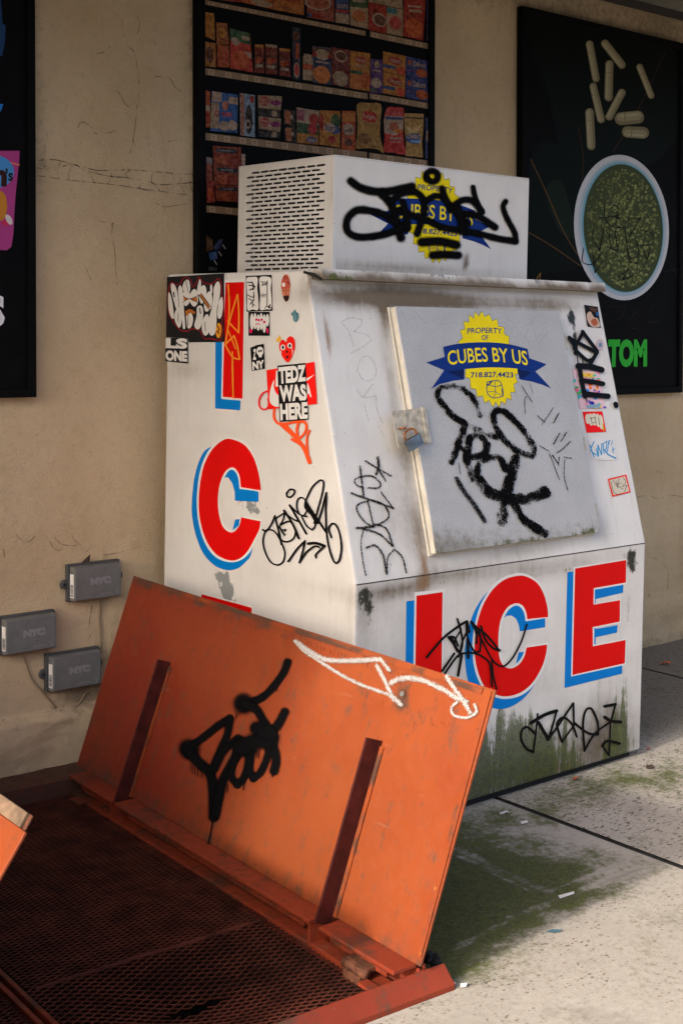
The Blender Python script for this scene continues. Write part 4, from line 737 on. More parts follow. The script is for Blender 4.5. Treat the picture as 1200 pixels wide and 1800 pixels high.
# side I, C and the top of the E
zA = Z(280, 460, 3.5294); zC = Z(280, 740, 2.7273)
letter(SIDE, 'letter', [zA([(350, 300), (392, 300), (388, 852), (505, 862), (502, 922), (348, 910)])], [zA([(404, 112), (532, 108), (525, 854), (385, 845)])], [zA([(412, 130), (528, 126), (518, 850), (394, 838)])])
sCo = [(489, 333), (480, 265), (455, 180), (410, 115), (350, 88), (310, 90), (260, 130), (220, 200), (198, 290), (190, 390), (198, 480), (225, 570), (270, 635), (325, 665), (375, 665), (420, 630), (455, 570), (480, 520), (486, 480)]
sCi = [(394, 462), (385, 500), (360, 530), (335, 532), (305, 505), (288, 450), (282, 390), (288, 320), (305, 265), (330, 230), (360, 225), (385, 260), (392, 318)]
sWo = [(494, 338), (486, 260), (460, 170), (412, 102), (350, 78), (308, 80), (252, 122), (210, 195), (188, 288), (181, 390), (189, 485), (217, 580), (265, 648), (325, 675), (380, 672), (428, 638), (464, 578), (488, 525), (492, 470)]
sWi = [(399, 455), (390, 495), (362, 522), (338, 523), (313, 498), (297, 448), (291, 390), (297, 322), (313, 272), (334, 240), (356, 236), (377, 266), (386, 326)]
sBo = [(475, 388), (440, 300), (380, 180), (300, 120), (232, 132), (195, 185), (168, 280), (157, 390), (160, 470), (180, 560), (215, 640), (270, 695), (330, 715), (380, 705), (420, 670), (440, 640), (470, 520), (470, 480)]
sBi = [(362, 475), (352, 522), (320, 500), (300, 450), (295, 380), (298, 300), (300, 272), (330, 268), (352, 300), (362, 340), (363, 382)]
letter(SIDE, 'letter', [zC(smooth_c(sBo, sCi))], [zC(smooth_c(sWo, sWi))], [zC(smooth_c(sCo, sCi))])
d = Decal(SIDE, .0003); d.poly(zC([(298, 272), (330, 215), (368, 215), (392, 262), (393, 318), (476, 340), (476, 388), (363, 382), (362, 340), (350, 298), (330, 270)]), BLU); d.poly(zC([(364, 473), (386, 470), (382, 500), (352, 524)]), BLU); build(d, 'letter_shade', 'flat')
letter(SIDE, 'letter', [zC([(172, 860), (220, 866), (216, 1250), (166, 1250)])], [zC([(196, 822), (450, 888), (446, 1250), (190, 1250)])], [zC([(204, 830), (444, 895), (440, 1250), (198, 1250)])])
# badge: drawn once on the door, repeated on the condenser front
def badge(su, T):
    t = lambda pts: [T(p) for p in pts]
    d = Decal(su, .0007); tips = [(362, 290), (398, 262), (376, 195), (415, 188), (405, 122), (450, 130), (449, 66), (490, 98), (497, 38), (531, 80), (558, 36), (582, 85), (618, 62), (645, 118), (684, 101), (697, 165), (741, 170), (746, 232), (788, 250), (784, 310), (850, 340), (858, 560), (834, 570), (856, 632), (824, 650), (838, 716), (798, 716), (806, 780), (764, 764), (756, 818), (718, 790), (704, 842), (672, 796), (650, 842), (618, 784), (582, 808), (562, 745), (520, 755), (508, 690), (465, 684), (460, 604), (418, 588), (425, 515), (370, 312)]
    ce = (600, 440); d.poly(t([(ce[0]+(x-ce[0])*1.012, ce[1]+(y-ce[1])*1.012) for x, y in tips]), K(70, 62, 20)); d.poly(t(tips), YEL)
    d.poly(t([(88, 467), (250, 418), (268, 540), (408, 520), (410, 610), (320, 620), (200, 650), (130, 690), (240, 532)]), NVY); d.poly(t([(1103, 482), (950, 428), (975, 545), (860, 520), (872, 608), (980, 628), (1060, 652), (1142, 686), (1008, 542)]), NVY)
    d.poly(t([(262, 545), (410, 524), (410, 560), (395, 604)]), K(12, 30, 78)); d.poly(t([(978, 552), (858, 522), (862, 560), (890, 606)]), K(12, 30, 78))
    d.poly(t(cr([(230, 335), (380, 306), (600, 296), (780, 312), (942, 352)], False, 6)+cr([(978, 553), (860, 520), (640, 508), (420, 522), (262, 545)], False, 6)), NVY)
    def arc(s_, x0, x1, y0, h, sag, col, bold, sh=0):
        V, F = glyphs(s_, bold); ids = []
        for u, v in V:
            x = x0+(x1-x0)*u+sh*(v-.5); b_ = 4*(u-.5)**2*sag; ids.append(d._p(*T((x, y0+b_+h*(1-v)))))
        for f in F: d.F.append([ids[k] for k in f]); d.C.append(col)
        d.o += d.step
    arc('CUBES BY US', 268, 940, 340, 122, 32, YEL, .012, -14); arc('PROPERTY', 434, 726, 172, 48, 6, NVY, .012); arc('OF', 553, 612, 236, 42, 0, NVY, .01); arc('718.827.4423', 462, 820, 546, 46, 4, NVY, .02)
    for pts, wd in (([(600, 630), (600, 720), (650, 765), (720, 755), (735, 740), (725, 660), (690, 620), (610, 630)], 7), ([(600, 650), (670, 670), (725, 655)], 6), ([(665, 620), (672, 710), (720, 745)], 5), ([(605, 715), (672, 708)], 4), ([(672, 710), (655, 760)], 4), ([(605, 660), (640, 625)], 12), ([(725, 690), (732, 750)], 8)): d.stroke([T(p)+(wd*sT,) for p in pts], 1, NVY)
    return build(d, 'maker_badge', 'hard')
sT = 1/4.8
zB = Z(730, 540, 4.8); badge(DOOR, lambda p: zB([p])[0])
# the condenser copy: same drawing, fitted through its four ends
src = [(528, 38), (676, 842), (130, 690), (1142, 686)]; zD = Z(580, 280, 3.3333); dst = zD([(595, 58), (618, 608), (240, 480), (940, 526)])
import itertools
def fit(src, dst):
    rowsA, rhs = [], []
    for (x, y), (X, Y) in zip(src, dst): rowsA += [[x, y, 1, 0, 0, 0, -X*x, -X*y], [0, 0, 0, x, y, 1, -Y*x, -Y*y]]; rhs += [X, Y]
    n = 8; A = [r[:]+[b] for r, b in zip(rowsA, rhs)]
    for i in range(n):
        p = max(range(i, n), key=lambda r: abs(A[r][i])); A[i], A[p] = A[p], A[i]
        for r in range(n):
            if r != i:
                f = A[r][i]/A[i][i]; A[r] = [a-f*b for a, b in zip(A[r], A[i])]
    h = [A[i][n]/A[i][i] for i in range(n)]
    return lambda p: ((h[0]*p[0]+h[1]*p[1]+h[2])/(h[6]*p[0]+h[7]*p[1]+1), (h[3]*p[0]+h[4]*p[1]+h[5])/(h[6]*p[0]+h[7]*p[1]+1))
badge(CFRONT, fit(src, dst))
def tagd(su, zf, k, strokes, col, kind, name='graffiti_tag', base=.0034, n=8, clos=()):
    d = Decal(su, base)
    if name in ('scratches', 'marker_scratches'):
        for pts, wd in strokes: d = Decal(su, base); d.stroke(zf(pts), wd*1.2/k, col); build(d, name[:-2] if name == 'scratches' else 'marker_scratch', kind)
        return
    wk = {'spray': 1.3, 'dry': 1.22, 'chalk': 1.6, 'hard': 1.2}.get(kind, 1.0)
    for i, (pts, wd) in enumerate(strokes): d.stroke(zf(pts), wd*wk/k, col, i in clos, n)
    return build(d, name, kind)
tagd(CFRONT, zD, 3.3333, [([(118, 128), (170, 165), (250, 188), (340, 188), (420, 172), (475, 160)], 48), ([(300, 205), (350, 260), (380, 350), (410, 460)], 50), ([(350, 250), (420, 200), (500, 195), (545, 250), (540, 330), (505, 435)], 42), ([(445, 405), (370, 365), (300, 320), (220, 300), (150, 300), (98, 350), (98, 420), (160, 455), (270, 448), (360, 425), (420, 385)], 44),
    ([(400, 300), (480, 330), (560, 355), (640, 395), (740, 415), (860, 435), (980, 465), (1080, 480)], 40), ([(1080, 478), (1075, 430), (1030, 345), (1008, 280), (1022, 248)], 34), ([(560, 240), (620, 215), (670, 240), (700, 300)], 36), ([(650, 172), (670, 230), (720, 300), (800, 380)], 40), ([(715, 275), (770, 240), (830, 245), (880, 305)], 40), ([(832, 165), (845, 225), (885, 312)], 32),
    ([(750, 320), (850, 330), (960, 398)], 42), ([(560, 115), (560, 85), (590, 68), (622, 85), (620, 120), (590, 132), (562, 115)], 38), ([(530, 485), (640, 482), (735, 502)], 50), ([(595, 562), (660, 558), (745, 562)], 46), ([(420, 250), (440, 330), (450, 400)], 40), ([(740, 290), (760, 350), (770, 420)], 50)], INKB, 'spray')
zT = Z(750, 660, 4.8)
tagd(DOOR, zT, 4.8, [([(445, 335), (405, 230), (320, 135), (220, 88), (120, 105), (88, 160), (120, 240), (210, 340), (320, 410), (450, 470), (570, 520)], 52), ([(320, 420), (270, 540), (205, 730)], 56), ([(250, 590), (340, 650)], 40), ([(350, 650), (345, 550), (410, 500), (480, 540), (500, 620), (450, 680), (370, 680)], 58), ([(335, 600), (330, 720), (385, 885)], 56), ([(405, 870), (430, 760), (520, 695), (610, 700), (655, 790)], 54),
    ([(430, 890), (520, 990), (640, 1030)], 88), ([(745, 715), (690, 890), (645, 1080), (625, 1230)], 88), ([(690, 1040), (850, 1040), (990, 985)], 92), ([(690, 1020), (760, 1150), (850, 1250), (990, 1335)], 72), ([(600, 290), (552, 330), (580, 450), (680, 580), (790, 655), (880, 680), (885, 610), (820, 480), (720, 370), (640, 302), (590, 288)], 52), ([(420, 800), (410, 870), (470, 940)], 50)], INKB, 'dry', clos=())
tagd(DOOR, zT, 4.8, [([(245, 870), (300, 970), (390, 1090), (480, 1230)], 40), ([(260, 740), (275, 830)], 8)], INKB, 'chalk', 'spray_ghost')
tagd(DOOR, zT, 4.8, [([(795, 90), (830, 150), (880, 225)], 10), ([(840, 175), (818, 200), (820, 320)], 8), ([(925, 340), (985, 395)], 12), ([(1060, 270), (1000, 360), (960, 420)], 8), ([(1105, 320), (1060, 400)], 14), ([(1110, 490), (1060, 580)], 16), ([(1170, 480), (1120, 560)], 12), ([(945, 595), (1020, 640)], 10), ([(1200, 560), (1150, 610), (1090, 655)], 14), ([(1025, 660), (1060, 750), (1110, 880)], 9), ([(1050, 675), (1100, 745)], 14), ([(1108, 690), (1100, 760)], 10), ([(1155, 710), (1150, 850), (1180, 970)], 10), ([(1150, 690), (1210, 700)], 12), ([(860, 70), (885, 150)], 5)], INKB, 'chalk', 'marker_scratches')
zq = Z(640, 500, 2.4)
tagd(DOOR, zq, 2.4, [([(150, 110), (180, 165)], 2), ([(170, 155), (215, 140)], 2), ([(205, 110), (255, 165)], 2.5), ([(590, 140), (640, 170), (620, 190)], 2), ([(640, 190), (700, 160), (660, 250)], 2), ([(700, 150), (720, 230), (760, 180)], 2), ([(730, 250), (770, 200)], 2), ([(300, 170), (380, 160)], 1.6), ([(620, 220), (680, 230), (690, 260)], 2), ([(945, 960), (965, 1040)], 3)], (.62, .63, .65, 1), 'faint', 'scratches')
zG = Z(580, 530, 3.6)
tagd(SLANT, zG, 3.6, [([(185, 1045), (195, 1140), (208, 1240)], 12), ([(205, 1180), (160, 1160), (152, 1130), (190, 1110), (260, 1106), (312, 1150), (300, 1180), (235, 1180)], 10), ([(220, 1010), (300, 1060), (380, 1105)], 10), ([(297, 990), (302, 1050), (285, 1095)], 18), ([(305, 1070), (345, 1135)], 12), ([(130, 1215), (230, 1250), (395, 1310)], 13), ([(395, 1310), (340, 1240), (315, 1205)], 9), ([(235, 1265), (180, 1280), (163, 1315), (200, 1380), (260, 1420), (340, 1390), (367, 1350), (330, 1285), (250, 1255)], 11), ([(232, 1260), (250, 1340), (268, 1420)], 9),
    ([(160, 1435), (270, 1425)], 16), ([(275, 1410), (350, 1440), (392, 1550)], 12), ([(392, 1550), (300, 1470), (200, 1440)], 13), ([(205, 1445), (190, 1520), (200, 1640), (220, 1735)], 8), ([(225, 1560), (280, 1545), (330, 1610), (350, 1725)], 13), ([(352, 1725), (360, 1620), (400, 1570), (450, 1620), (475, 1715)], 11)], INKB, 'chalk')
tagd(SLANT, zG, 3.6, [([(65, 132), (130, 105), (195, 118), (190, 150), (145, 190)], 8), ([(145, 190), (230, 215), (255, 248), (200, 290), (125, 330)], 8), ([(70, 140), (110, 190), (145, 285)], 7), ([(165, 440), (190, 365), (240, 350), (285, 420), (270, 490), (210, 500), (165, 440)], 8), ([(165, 560), (200, 610)], 9), ([(200, 610), (265, 525)], 9), ([(200, 612), (285, 600), (290, 680), (325, 770)], 7), ([(205, 640), (240, 760)], 7), ([(300, 790), (340, 870)], 6)], (.22, .22, .23, 1), 'faint')
zJ = Z(450, 820, 7.0588)
tagd(SIDE, zJ, 7.0588, [([(390, 330), (430, 285), (482, 292), (485, 330), (440, 378), (397, 368), (390, 325)], 20), ([(95, 785), (145, 795), (205, 705), (245, 610)], 20), ([(150, 780), (225, 795), (290, 870), (345, 990), (368, 1080), (345, 1180), (275, 1220), (190, 1180), (125, 1060), (97, 930), (115, 830), (150, 785)], 18), ([(245, 615), (268, 710), (300, 830), (325, 965)], 22), ([(250, 645), (370, 570)], 18), ([(370, 570), (350, 650), (310, 725)], 17), ([(310, 725), (420, 680), (485, 740), (500, 830), (455, 910), (370, 932), (310, 890), (290, 820)], 19), ([(300, 745), (365, 850)], 20), ([(330, 790), (380, 780), (370, 800)], 14),
    ([(360, 548), (430, 650), (490, 760), (542, 888)], 26), ([(375, 575), (470, 650), (560, 690)], 17), ([(430, 480), (530, 650), (635, 830)], 24), ([(435, 485), (550, 590), (640, 620)], 18), ([(580, 620), (640, 735), (710, 785), (745, 730), (735, 640), (660, 560), (620, 500), (625, 430)], 17), ([(640, 555), (605, 605), (550, 585), (518, 500), (525, 420), (565, 385), (610, 398), (650, 460)], 17), ([(625, 430), (700, 270), (780, 185), (830, 170), (850, 215), (825, 370), (770, 560), (735, 700)], 19), ([(640, 455), (760, 630), (880, 810)], 24), ([(780, 690), (830, 540), (885, 325)], 22), ([(885, 325), (878, 560), (888, 820), (920, 1010), (970, 1160), (1010, 1200), (1050, 1150), (1072, 1000), (1050, 830), (1005, 725), (955, 710), (915, 770), (948, 878)], 20), ([(640, 470), (700, 570), (770, 690)], 44),
    ([(415, 1175), (520, 1025), (622, 922)], 22), ([(622, 922), (590, 1060), (552, 1190)], 20), ([(552, 1190), (640, 1060), (740, 990), (800, 1000)], 20), ([(662, 955), (760, 950), (865, 985)], 30), ([(865, 985), (760, 1085), (760, 1130)], 20)], INKB, 'hard')
zF1 = Z(730, 1060, 5.2174)
tagd(FRONT, zF1, 5.2174, [([(95, 495), (240, 325), (380, 215), (462, 165)], 20), ([(375, 145), (408, 260), (420, 380), (385, 490)], 18), ([(410, 240), (350, 350), (370, 420)], 14), ([(380, 430), (330, 360), (292, 312), (345, 312), (378, 390)], 18), ([(455, 170), (470, 320), (530, 440), (580, 440), (590, 340), (570, 250)], 17), ([(500, 170), (545, 260), (550, 368)], 18), ([(505, 170), (560, 230), (640, 290), (760, 435)], 18), ([(590, 210), (630, 330), (700, 410), (762, 432)], 18), ([(545, 240), (620, 380), (700, 525), (790, 578), (880, 500), (960, 350), (1010, 195)], 15), ([(235, 620), (345, 460)], 18), ([(262, 640), (370, 490), (440, 458), (540, 460), (640, 515), (675, 580), (690, 760)], 17), ([(690, 510), (700, 650), (732, 785)], 16), ([(468, 330), (475, 500)], 20), ([(412, 480), (380, 662)], 22), ([(462, 260), (420, 350), (400, 440)], 16), ([(460, 170), (480, 260)], 26), ([(320, 320), (370, 430), (400, 440)], 24)], INKB, 'hard')
zF2 = Z(880, 1200, 4.8)
tagd(FRONT, zF2, 4.8, [([(282, 430), (215, 372), (170, 400), (162, 470), (205, 550), (265, 582)], 18), ([(265, 582), (285, 430), (302, 262)], 14), ([(245, 338), (360, 270), (462, 235)], 26), ([(462, 235), (430, 350), (390, 482)], 16), ([(390, 475), (310, 335)], 26), ([(390, 475), (460, 380), (600, 172)], 16), ([(602, 172), (606, 350)], 16), ([(630, 452), (590, 350), (520, 292), (465, 340), (480, 420), (505, 498)], 18), ([(505, 498), (620, 340)], 14), ([(612, 340), (720, 420), (810, 435), (805, 330), (755, 220), (705, 235), (682, 350), (695, 572)], 18), ([(695, 572), (780, 430), (910, 330)], 15), ([(865, 198), (955, 180)], 22), ([(955, 180), (925, 300)], 15), ([(865, 288), (920, 320), (1000, 330)], 24), ([(915, 330), (900, 612)], 14), ([(900, 612), (845, 530)], 14), ([(845, 530), (885, 490), (990, 510)], 20)], INKB, 'hard')
# orange tags on the left side
zN = Z(440, 630, 8.5714); ORG = K(240, 80, 35, 1.15)
tagd(SIDE, zN, 8.5714, [([(375, 760), (370, 880), (420, 970), (520, 990), (650, 965), (740, 950)], 34), ([(470, 985), (600, 1100), (720, 1220), (820, 1350), (905, 1560)], 52), ([(520, 1000), (700, 1190)], 60), ([(740, 960), (715, 1080), (735, 1220), (820, 1140), (860, 1040), (830, 960), (740, 955)], 36), ([(640, 1220), (760, 1290), (850, 1390)], 36), ([(905, 1090), (870, 1170), (865, 1300), (880, 1440)], 32)], ORG, 'hard')
zO = Z(280, 460, 3.5294)
tagd(SIDE, zO, 3.5294, [([(433, 145), (440, 250), (437, 385)], 9), ([(437, 385), (490, 205)], 9), ([(492, 205), (500, 320), (498, 440)], 9), ([(498, 440), (460, 400), (432, 370)], 9), ([(437, 380), (418, 500)], 9), ([(415, 515), (460, 590), (500, 605)], 9), ([(415, 515), (470, 460), (490, 520), (505, 605)], 10), ([(432, 420), (480, 540)], 8), ([(460, 560), (462, 700), (465, 845)], 9)], K(240, 130, 40, 1.15), 'hard')
# stickers
z10 = Z(280, 460, 10)
d = Decal(SIDE, .0022); d.poly(z10([(148, 268), (1150, 205), (1160, 1410), (530, 1418), (520, 1345), (130, 1325)]), (.014, .014, .016, 1))
outl = z10(cr([(175, 530), (225, 360), (290, 400), (370, 390), (440, 290), (500, 275), (560, 320), (600, 440), (660, 370), (715, 265), (760, 340), (860, 390), (960, 370), (1040, 300), (1100, 380), (1110, 600), (1140, 640), (1140, 900), (1110, 1080), (1130, 1200), (1090, 1380), (1000, 1370), (920, 1350), (800, 1350), (730, 1220), (600, 1180), (500, 1220), (380, 1200), (290, 1100), (240, 1020), (180, 900)], True, 5))
d.stroke(outl, 1.6, K(140, 14, 30, 1.1), True, 2)
gw = (.70, .69, .67, 1)
for pts in ([(190, 540), (240, 700), (270, 970), (230, 990), (180, 850), (170, 600)], [(230, 380), (300, 440), (350, 650), (380, 860), (330, 880), (270, 700), (220, 480)], [(345, 480), (390, 420), (430, 560), (450, 900), (470, 1150), (430, 1170), (410, 1000), (350, 700)], [(300, 860), (370, 850), (410, 1000), (380, 1150), (330, 1130), (280, 1000)], [(430, 400), (480, 320), (540, 340), (555, 500), (500, 560), (430, 500)], [(430, 560), (490, 510), (550, 560), (550, 700), (480, 780), (430, 700)], [(560, 560), (630, 480), (690, 560), (690, 720), (620, 790), (555, 700)], [(680, 480), (720, 310), (750, 380), (730, 560), (690, 560)], [(720, 500), (790, 410), (840, 480), (830, 640), (760, 740), (715, 650)], [(830, 600), (900, 520), (945, 620), (930, 800), (840, 880), (800, 780)], [(975, 450), (1040, 345), (1085, 420), (1075, 620), (1030, 800), (1020, 1050), (1000, 1240), (940, 1300), (890, 1240), (890, 1000), (940, 800), (965, 600)], [(1040, 750), (1110, 620), (1135, 750), (1110, 950), (1060, 1005), (1030, 900)], [(490, 900), (560, 880), (610, 1000), (580, 1140), (520, 1170), (495, 1060)], [(680, 800), (760, 780), (790, 900), (760, 1100), (700, 1190), (630, 1130), (670, 960)], [(780, 1020), (860, 920), (900, 1040), (890, 1230), (820, 1300), (765, 1200)], [(910, 430), (940, 405), (950, 520), (920, 600)]): d.poly(z10(cr(pts, True, 4)), gw)
for pts in ([(440, 620), (540, 650), (445, 690)], [(555, 655), (680, 620), (685, 700), (600, 690)], [(720, 590), (760, 560), (910, 800), (880, 820)], [(470, 870), (550, 830), (640, 860), (650, 920), (560, 900), (490, 960)]): d.poly(z10(pts), K(175, 105, 40))
d.ell(*z10([(1060, 1210)])[0], 5, 13.5, K(210, 140, 40, 1.1), .05)
for pts, wd in (([(430, 600), (545, 655), (690, 600)], 1.1), ([(430, 720), (545, 655), (690, 715)], 1.1), ([(720, 590), (900, 850)], 1.4), ([(750, 555), (920, 790)], 1.4), ([(250, 640), (300, 820)], .8), ([(350, 560), (360, 800)], .8), ([(470, 850), (560, 820), (660, 880)], 1.8), ([(530, 940), (520, 1120)], 1), ([(820, 1060), (830, 1220)], 1.2), ([(350, 900), (350, 1060)], 1), ([(480, 330), (530, 520)], 1), ([(270, 540), (285, 620)], 2.2), ([(1050, 760), (1030, 900)], 1), ([(730, 820), (745, 910)], 2), ([(1040, 1130), (1075, 1190), (1035, 1230), (1070, 1260)], 2)): d.stroke(z10(pts), wd, BLK)
d.poly(z10([(130, 1330), (520, 1345), (518, 1790), (128, 1750)]), (.014, .014, .016, 1)); d.text('LS', z10([(135, 1338), (520, 1350), (515, 1535), (133, 1520)]), gw, .06); d.text('ONE', z10([(132, 1555), (515, 1570), (512, 1760), (132, 1740)]), gw, .06); build(d, 'sticker', 'hard')
z8 = Z(420, 470, 8)
d = Decal(SIDE, .0022); d.poly(z8([(105, 120), (468, 105), (480, 610), (115, 622)]), BLK); d.poly(z8(cr([(120, 150), (200, 135), (270, 150), (265, 300), (282, 450), (278, 595), (200, 590), (130, 600), (125, 400), (118, 250)], True, 4)), W_); d.poly(z8(cr([(300, 145), (390, 130), (462, 160), (455, 300), (468, 450), (462, 580), (390, 590), (305, 590), (310, 400), (300, 260)], True, 4)), W_)
for pts, wd in (([(320, 200), (355, 210), (335, 255), (375, 240)], 2), ([(375, 200), (385, 250), (408, 190), (405, 540)], 2), ([(375, 575), (405, 540), (435, 575), (450, 520), (430, 550), (460, 565)], 2), ([(320, 390), (330, 405)], 1.4), ([(345, 370), (350, 420)], 1.8), ([(345, 395), (385, 380), (380, 415)], 1.6), ([(130, 210), (200, 220), (230, 290), (160, 320)], 2.4), ([(150, 250), (240, 270)], 2.4), ([(200, 200), (215, 320), (185, 300)], 2), ([(140, 390), (200, 420), (230, 400)], 2.2), ([(150, 440), (210, 470), (170, 520)], 2.2), ([(220, 350), (222, 470)], 2), ([(205, 470), (205, 560)], 2), ([(220, 520), (235, 540)], 2)): d.stroke(z8(pts), wd*.8, BLK)
build(d, 'sticker', 'hard')
d = Decal(SIDE, .0022); d.poly(z8([(142, 625), (440, 625), (440, 960), (142, 962)]), BLK)
for x, w2, y0, y1 in ((190, 26, 650, 880), (235, 24, 640, 870), (280, 26, 660, 890), (322, 24, 640, 880), (365, 28, 660, 920), (410, 24, 655, 830)): d.ell(*z8([(x, (y0+y1)/2)])[0], w2/8, (y1-y0)/16, gw)
for x, y in ((255, 735), (290, 742), (330, 735), (368, 768)): d.ell(*z8([(x, y)])[0], 2, 2.4, K(210, 20, 80))
d.stroke(z8([(245, 810), (272, 792), (300, 805)]), 1.6, K(190, 20, 60)); d.ell(*z8([(178, 895)])[0], 2.6, 3.8, K(215, 20, 85)); d.ell(*z8([(412, 890)])[0], 2, 5, K(215, 20, 85)); build(d, 'sticker', 'hard')
d = Decal(SIDE, .0022); d.poly(z8(cr([(605, 290), (608, 200), (640, 110), (690, 110), (722, 190), (725, 280), (715, 390), (690, 465), (670, 485), (645, 450), (620, 380)], True, 4)), K(200, 120, 90)); d.poly(z8(cr([(602, 290), (608, 190), (645, 108), (695, 112), (725, 200), (728, 275), (690, 300), (640, 310)], True, 4)), K(185, 85, 70)); d.poly(z8(cr([(630, 410), (670, 395), (712, 400), (700, 460), (670, 485), (645, 455)], True, 4)), K(50, 28, 24)); d.poly(z8([(615, 220), (655, 215), (658, 270), (616, 270)]), W_)
for pts, wd in (([(625, 330), (655, 325)], 1.3), ([(680, 322), (712, 318)], 1.3), ([(668, 340), (672, 375)], 1), ([(650, 405), (690, 400)], 1.2), ([(630, 150), (660, 130), (690, 160)], 1.4), ([(690, 200), (710, 230)], 2), ([(640, 180), (660, 160)], 1.2)): d.stroke(z8(pts), wd, K(70, 30, 28))
build(d, 'sticker', 'hard')
d = Decal(SIDE, .0022); d.poly(z8(cr([(738, 655), (770, 620), (795, 592), (815, 625), (850, 660), (835, 740), (800, 768), (770, 740), (765, 690)], True, 4)), K(80, 125, 135)); d.stroke(z8([(780, 640), (800, 690), (790, 740)]), 1, K(130, 165, 172)); d.stroke(z8([(810, 640), (830, 660)]), 1, K(50, 85, 95)); build(d, 'sticker', 'hard')
d = Decal(SIDE, .0022); d.poly(z8(cr([(690, 1335), (620, 1260), (578, 1150), (580, 1060), (625, 1015), (672, 1050), (685, 1000), (735, 968), (785, 1010), (797, 1110), (770, 1220), (730, 1300)], True, 5)), K(225, 30, 20, 1.1)); d.ell(*z8([(626, 1125)])[0], 4.2, 5, W_); d.ell(*z8([(722, 1100)])[0], 4.2, 5, W_); d.ell(*z8([(628, 1125)])[0], 2, 3.2, BLK); d.ell(*z8([(724, 1102)])[0], 2, 3.2, BLK); d.ell(*z8([(684, 1186)])[0], 1.8, 2.2, BLK); d.poly(z8([(662, 1275), (685, 1232), (718, 1270)]), BLK); d.stroke(z8([(750, 1120), (760, 1180)]), 1.2, W_); d.stroke(z8([(765, 1170), (760, 1230)]), 1.2, W_); d.stroke(z8([(600, 1170), (603, 1220)]), 1.2, W_); d.poly(z8([(528, 1010), (545, 1015), (550, 985), (562, 1000), (575, 940), (585, 985), (598, 975), (590, 1030), (550, 1052)]), K(225, 170, 30, 1.1)); build(d, 'sticker', 'hard')
d = Decal(SIDE, .0022); d.poly(z8([(168, 1130), (260, 1092), (358, 1075), (375, 1425), (190, 1455)]), BLK); d.text('Z', z8([(210, 1150), (250, 1148), (252, 1300), (205, 1300)]), W_, .06); d.ell(*z8([(305, 1180)])[0], 6, 8, W_); d.ell(*z8([(292, 1178)])[0], 1.6, 2.2, BLK); d.ell(*z8([(322, 1172)])[0], 1.6, 2.2, BLK); d.poly(z8([(285, 1230), (335, 1222), (328, 1262), (292, 1265)]), W_); d.text('NY', z8([(198, 1330), (362, 1300), (368, 1415), (202, 1445)]), W_, .05); build(d, 'sticker', 'hard')
d = Decal(SIDE, .0040); SR = K(240, 28, 22, 1.12); d.poly(zN([(258, 178), (978, 50), (1020, 684), (292, 768)]), SR)
d.stroke(zN([(330, 480), (210, 520), (150, 620), (160, 730), (230, 770), (290, 720), (285, 600)]), 3, SR); d.poly(zN(cr([(380, 320), (370, 430), (420, 540), (500, 560), (450, 720), (370, 715), (310, 650), (310, 520), (340, 400)], True, 4)), W_); d.poly(zN([(405, 185), (460, 175), (455, 420), (395, 425)]), W_); d.poly(zN([(860, 305), (988, 240), (870, 340)]), W_); d.text('A', zN([(850, 380), (915, 370), (940, 580), (850, 590)]), W_, .05)
d.poly(zN([(425, 115), (432, 108), (845, 68), (852, 76), (892, 910), (884, 922), (468, 955), (458, 946)]), BLK); d.text('TEDZ', zN([(440, 135), (850, 95), (862, 340), (450, 385)]), W_, .05); d.text('WAS', zN([(450, 405), (850, 385), (875, 630), (460, 660)]), W_, .05); d.text('HERE', zN([(462, 685), (878, 655), (885, 905), (472, 935)]), W_, .05); build(d, 'sticker', 'hard')
# right-hand strip beside the door
z45 = Z(960, 500, 4.5)
d = Decal(SLANT, .0022); d.poly(z45([(292, 162), (400, 178), (425, 345), (318, 335)]), BLK); d.poly(z45(cr([(310, 250), (340, 215), (370, 260), (400, 270), (418, 335), (345, 330)], True, 3)), K(190, 165, 150)); d.poly(z45(cr([(345, 290), (380, 270), (400, 310), (370, 330)], True, 3)), K(170, 90, 60)); d.poly(z45([(325, 175), (395, 190), (390, 230), (350, 210)]), K(80, 55, 40)); d.ell(*z45([(398, 235)])[0], 2.4, 3.4, K(30, 100, 170)); build(d, 'sticker', 'hard')
d = Decal(SLANT, .0022); d.ell(*z45([(418, 478)])[0], 6.8, 10, K(205, 170, 170)); d.ell(*z45([(418, 478)])[0], 5.4, 8.2, K(180, 175, 185)); d.ell(*z45([(420, 480)])[0], 2.6, 4, K(95, 120, 150)); build(d, 'sticker', 'hard')
d = Decal(SLANT, .0022); d.poly(z45([(200, 672), (410, 690), (425, 760), (440, 860), (460, 980), (258, 985), (240, 860), (215, 760)]), K(225, 190, 200))
rnd = random.Random(11); pal = [K(240, 110, 30), K(60, 190, 180), K(240, 150, 190), K(120, 80, 190), K(250, 200, 40), K(60, 170, 80), K(60, 140, 220), K(235, 90, 140)]
for i in range(46):
    v = rnd.random(); u = rnd.random(); x = 205+v*45+u*(205); y = 690+v*285; d.blob(z45([(x+14*math.cos(a)*rnd.uniform(.5, 1.3), y+12*math.sin(a)*rnd.uniform(.5, 1.3)) for a in (0, 1.3, 2.6, 3.9, 5.2)]), pal[i % 8], 3)
d.text('MAGIC', z45([(265, 690), (370, 705), (372, 745), (268, 735)]), K(240, 210, 60), .04); d.poly(z45([(305, 955), (410, 950), (412, 978), (308, 978)]), K(130, 165, 190)); d.ell(*z45([(350, 940)])[0], 4, 3, K(40, 50, 160)); build(d, 'sticker', 'hard')
d = Decal(SLANT, .0022); d.poly(z45([(280, 1008), (436, 1004), (466, 1166), (312, 1174)]), K(225, 20, 25, 1.1))
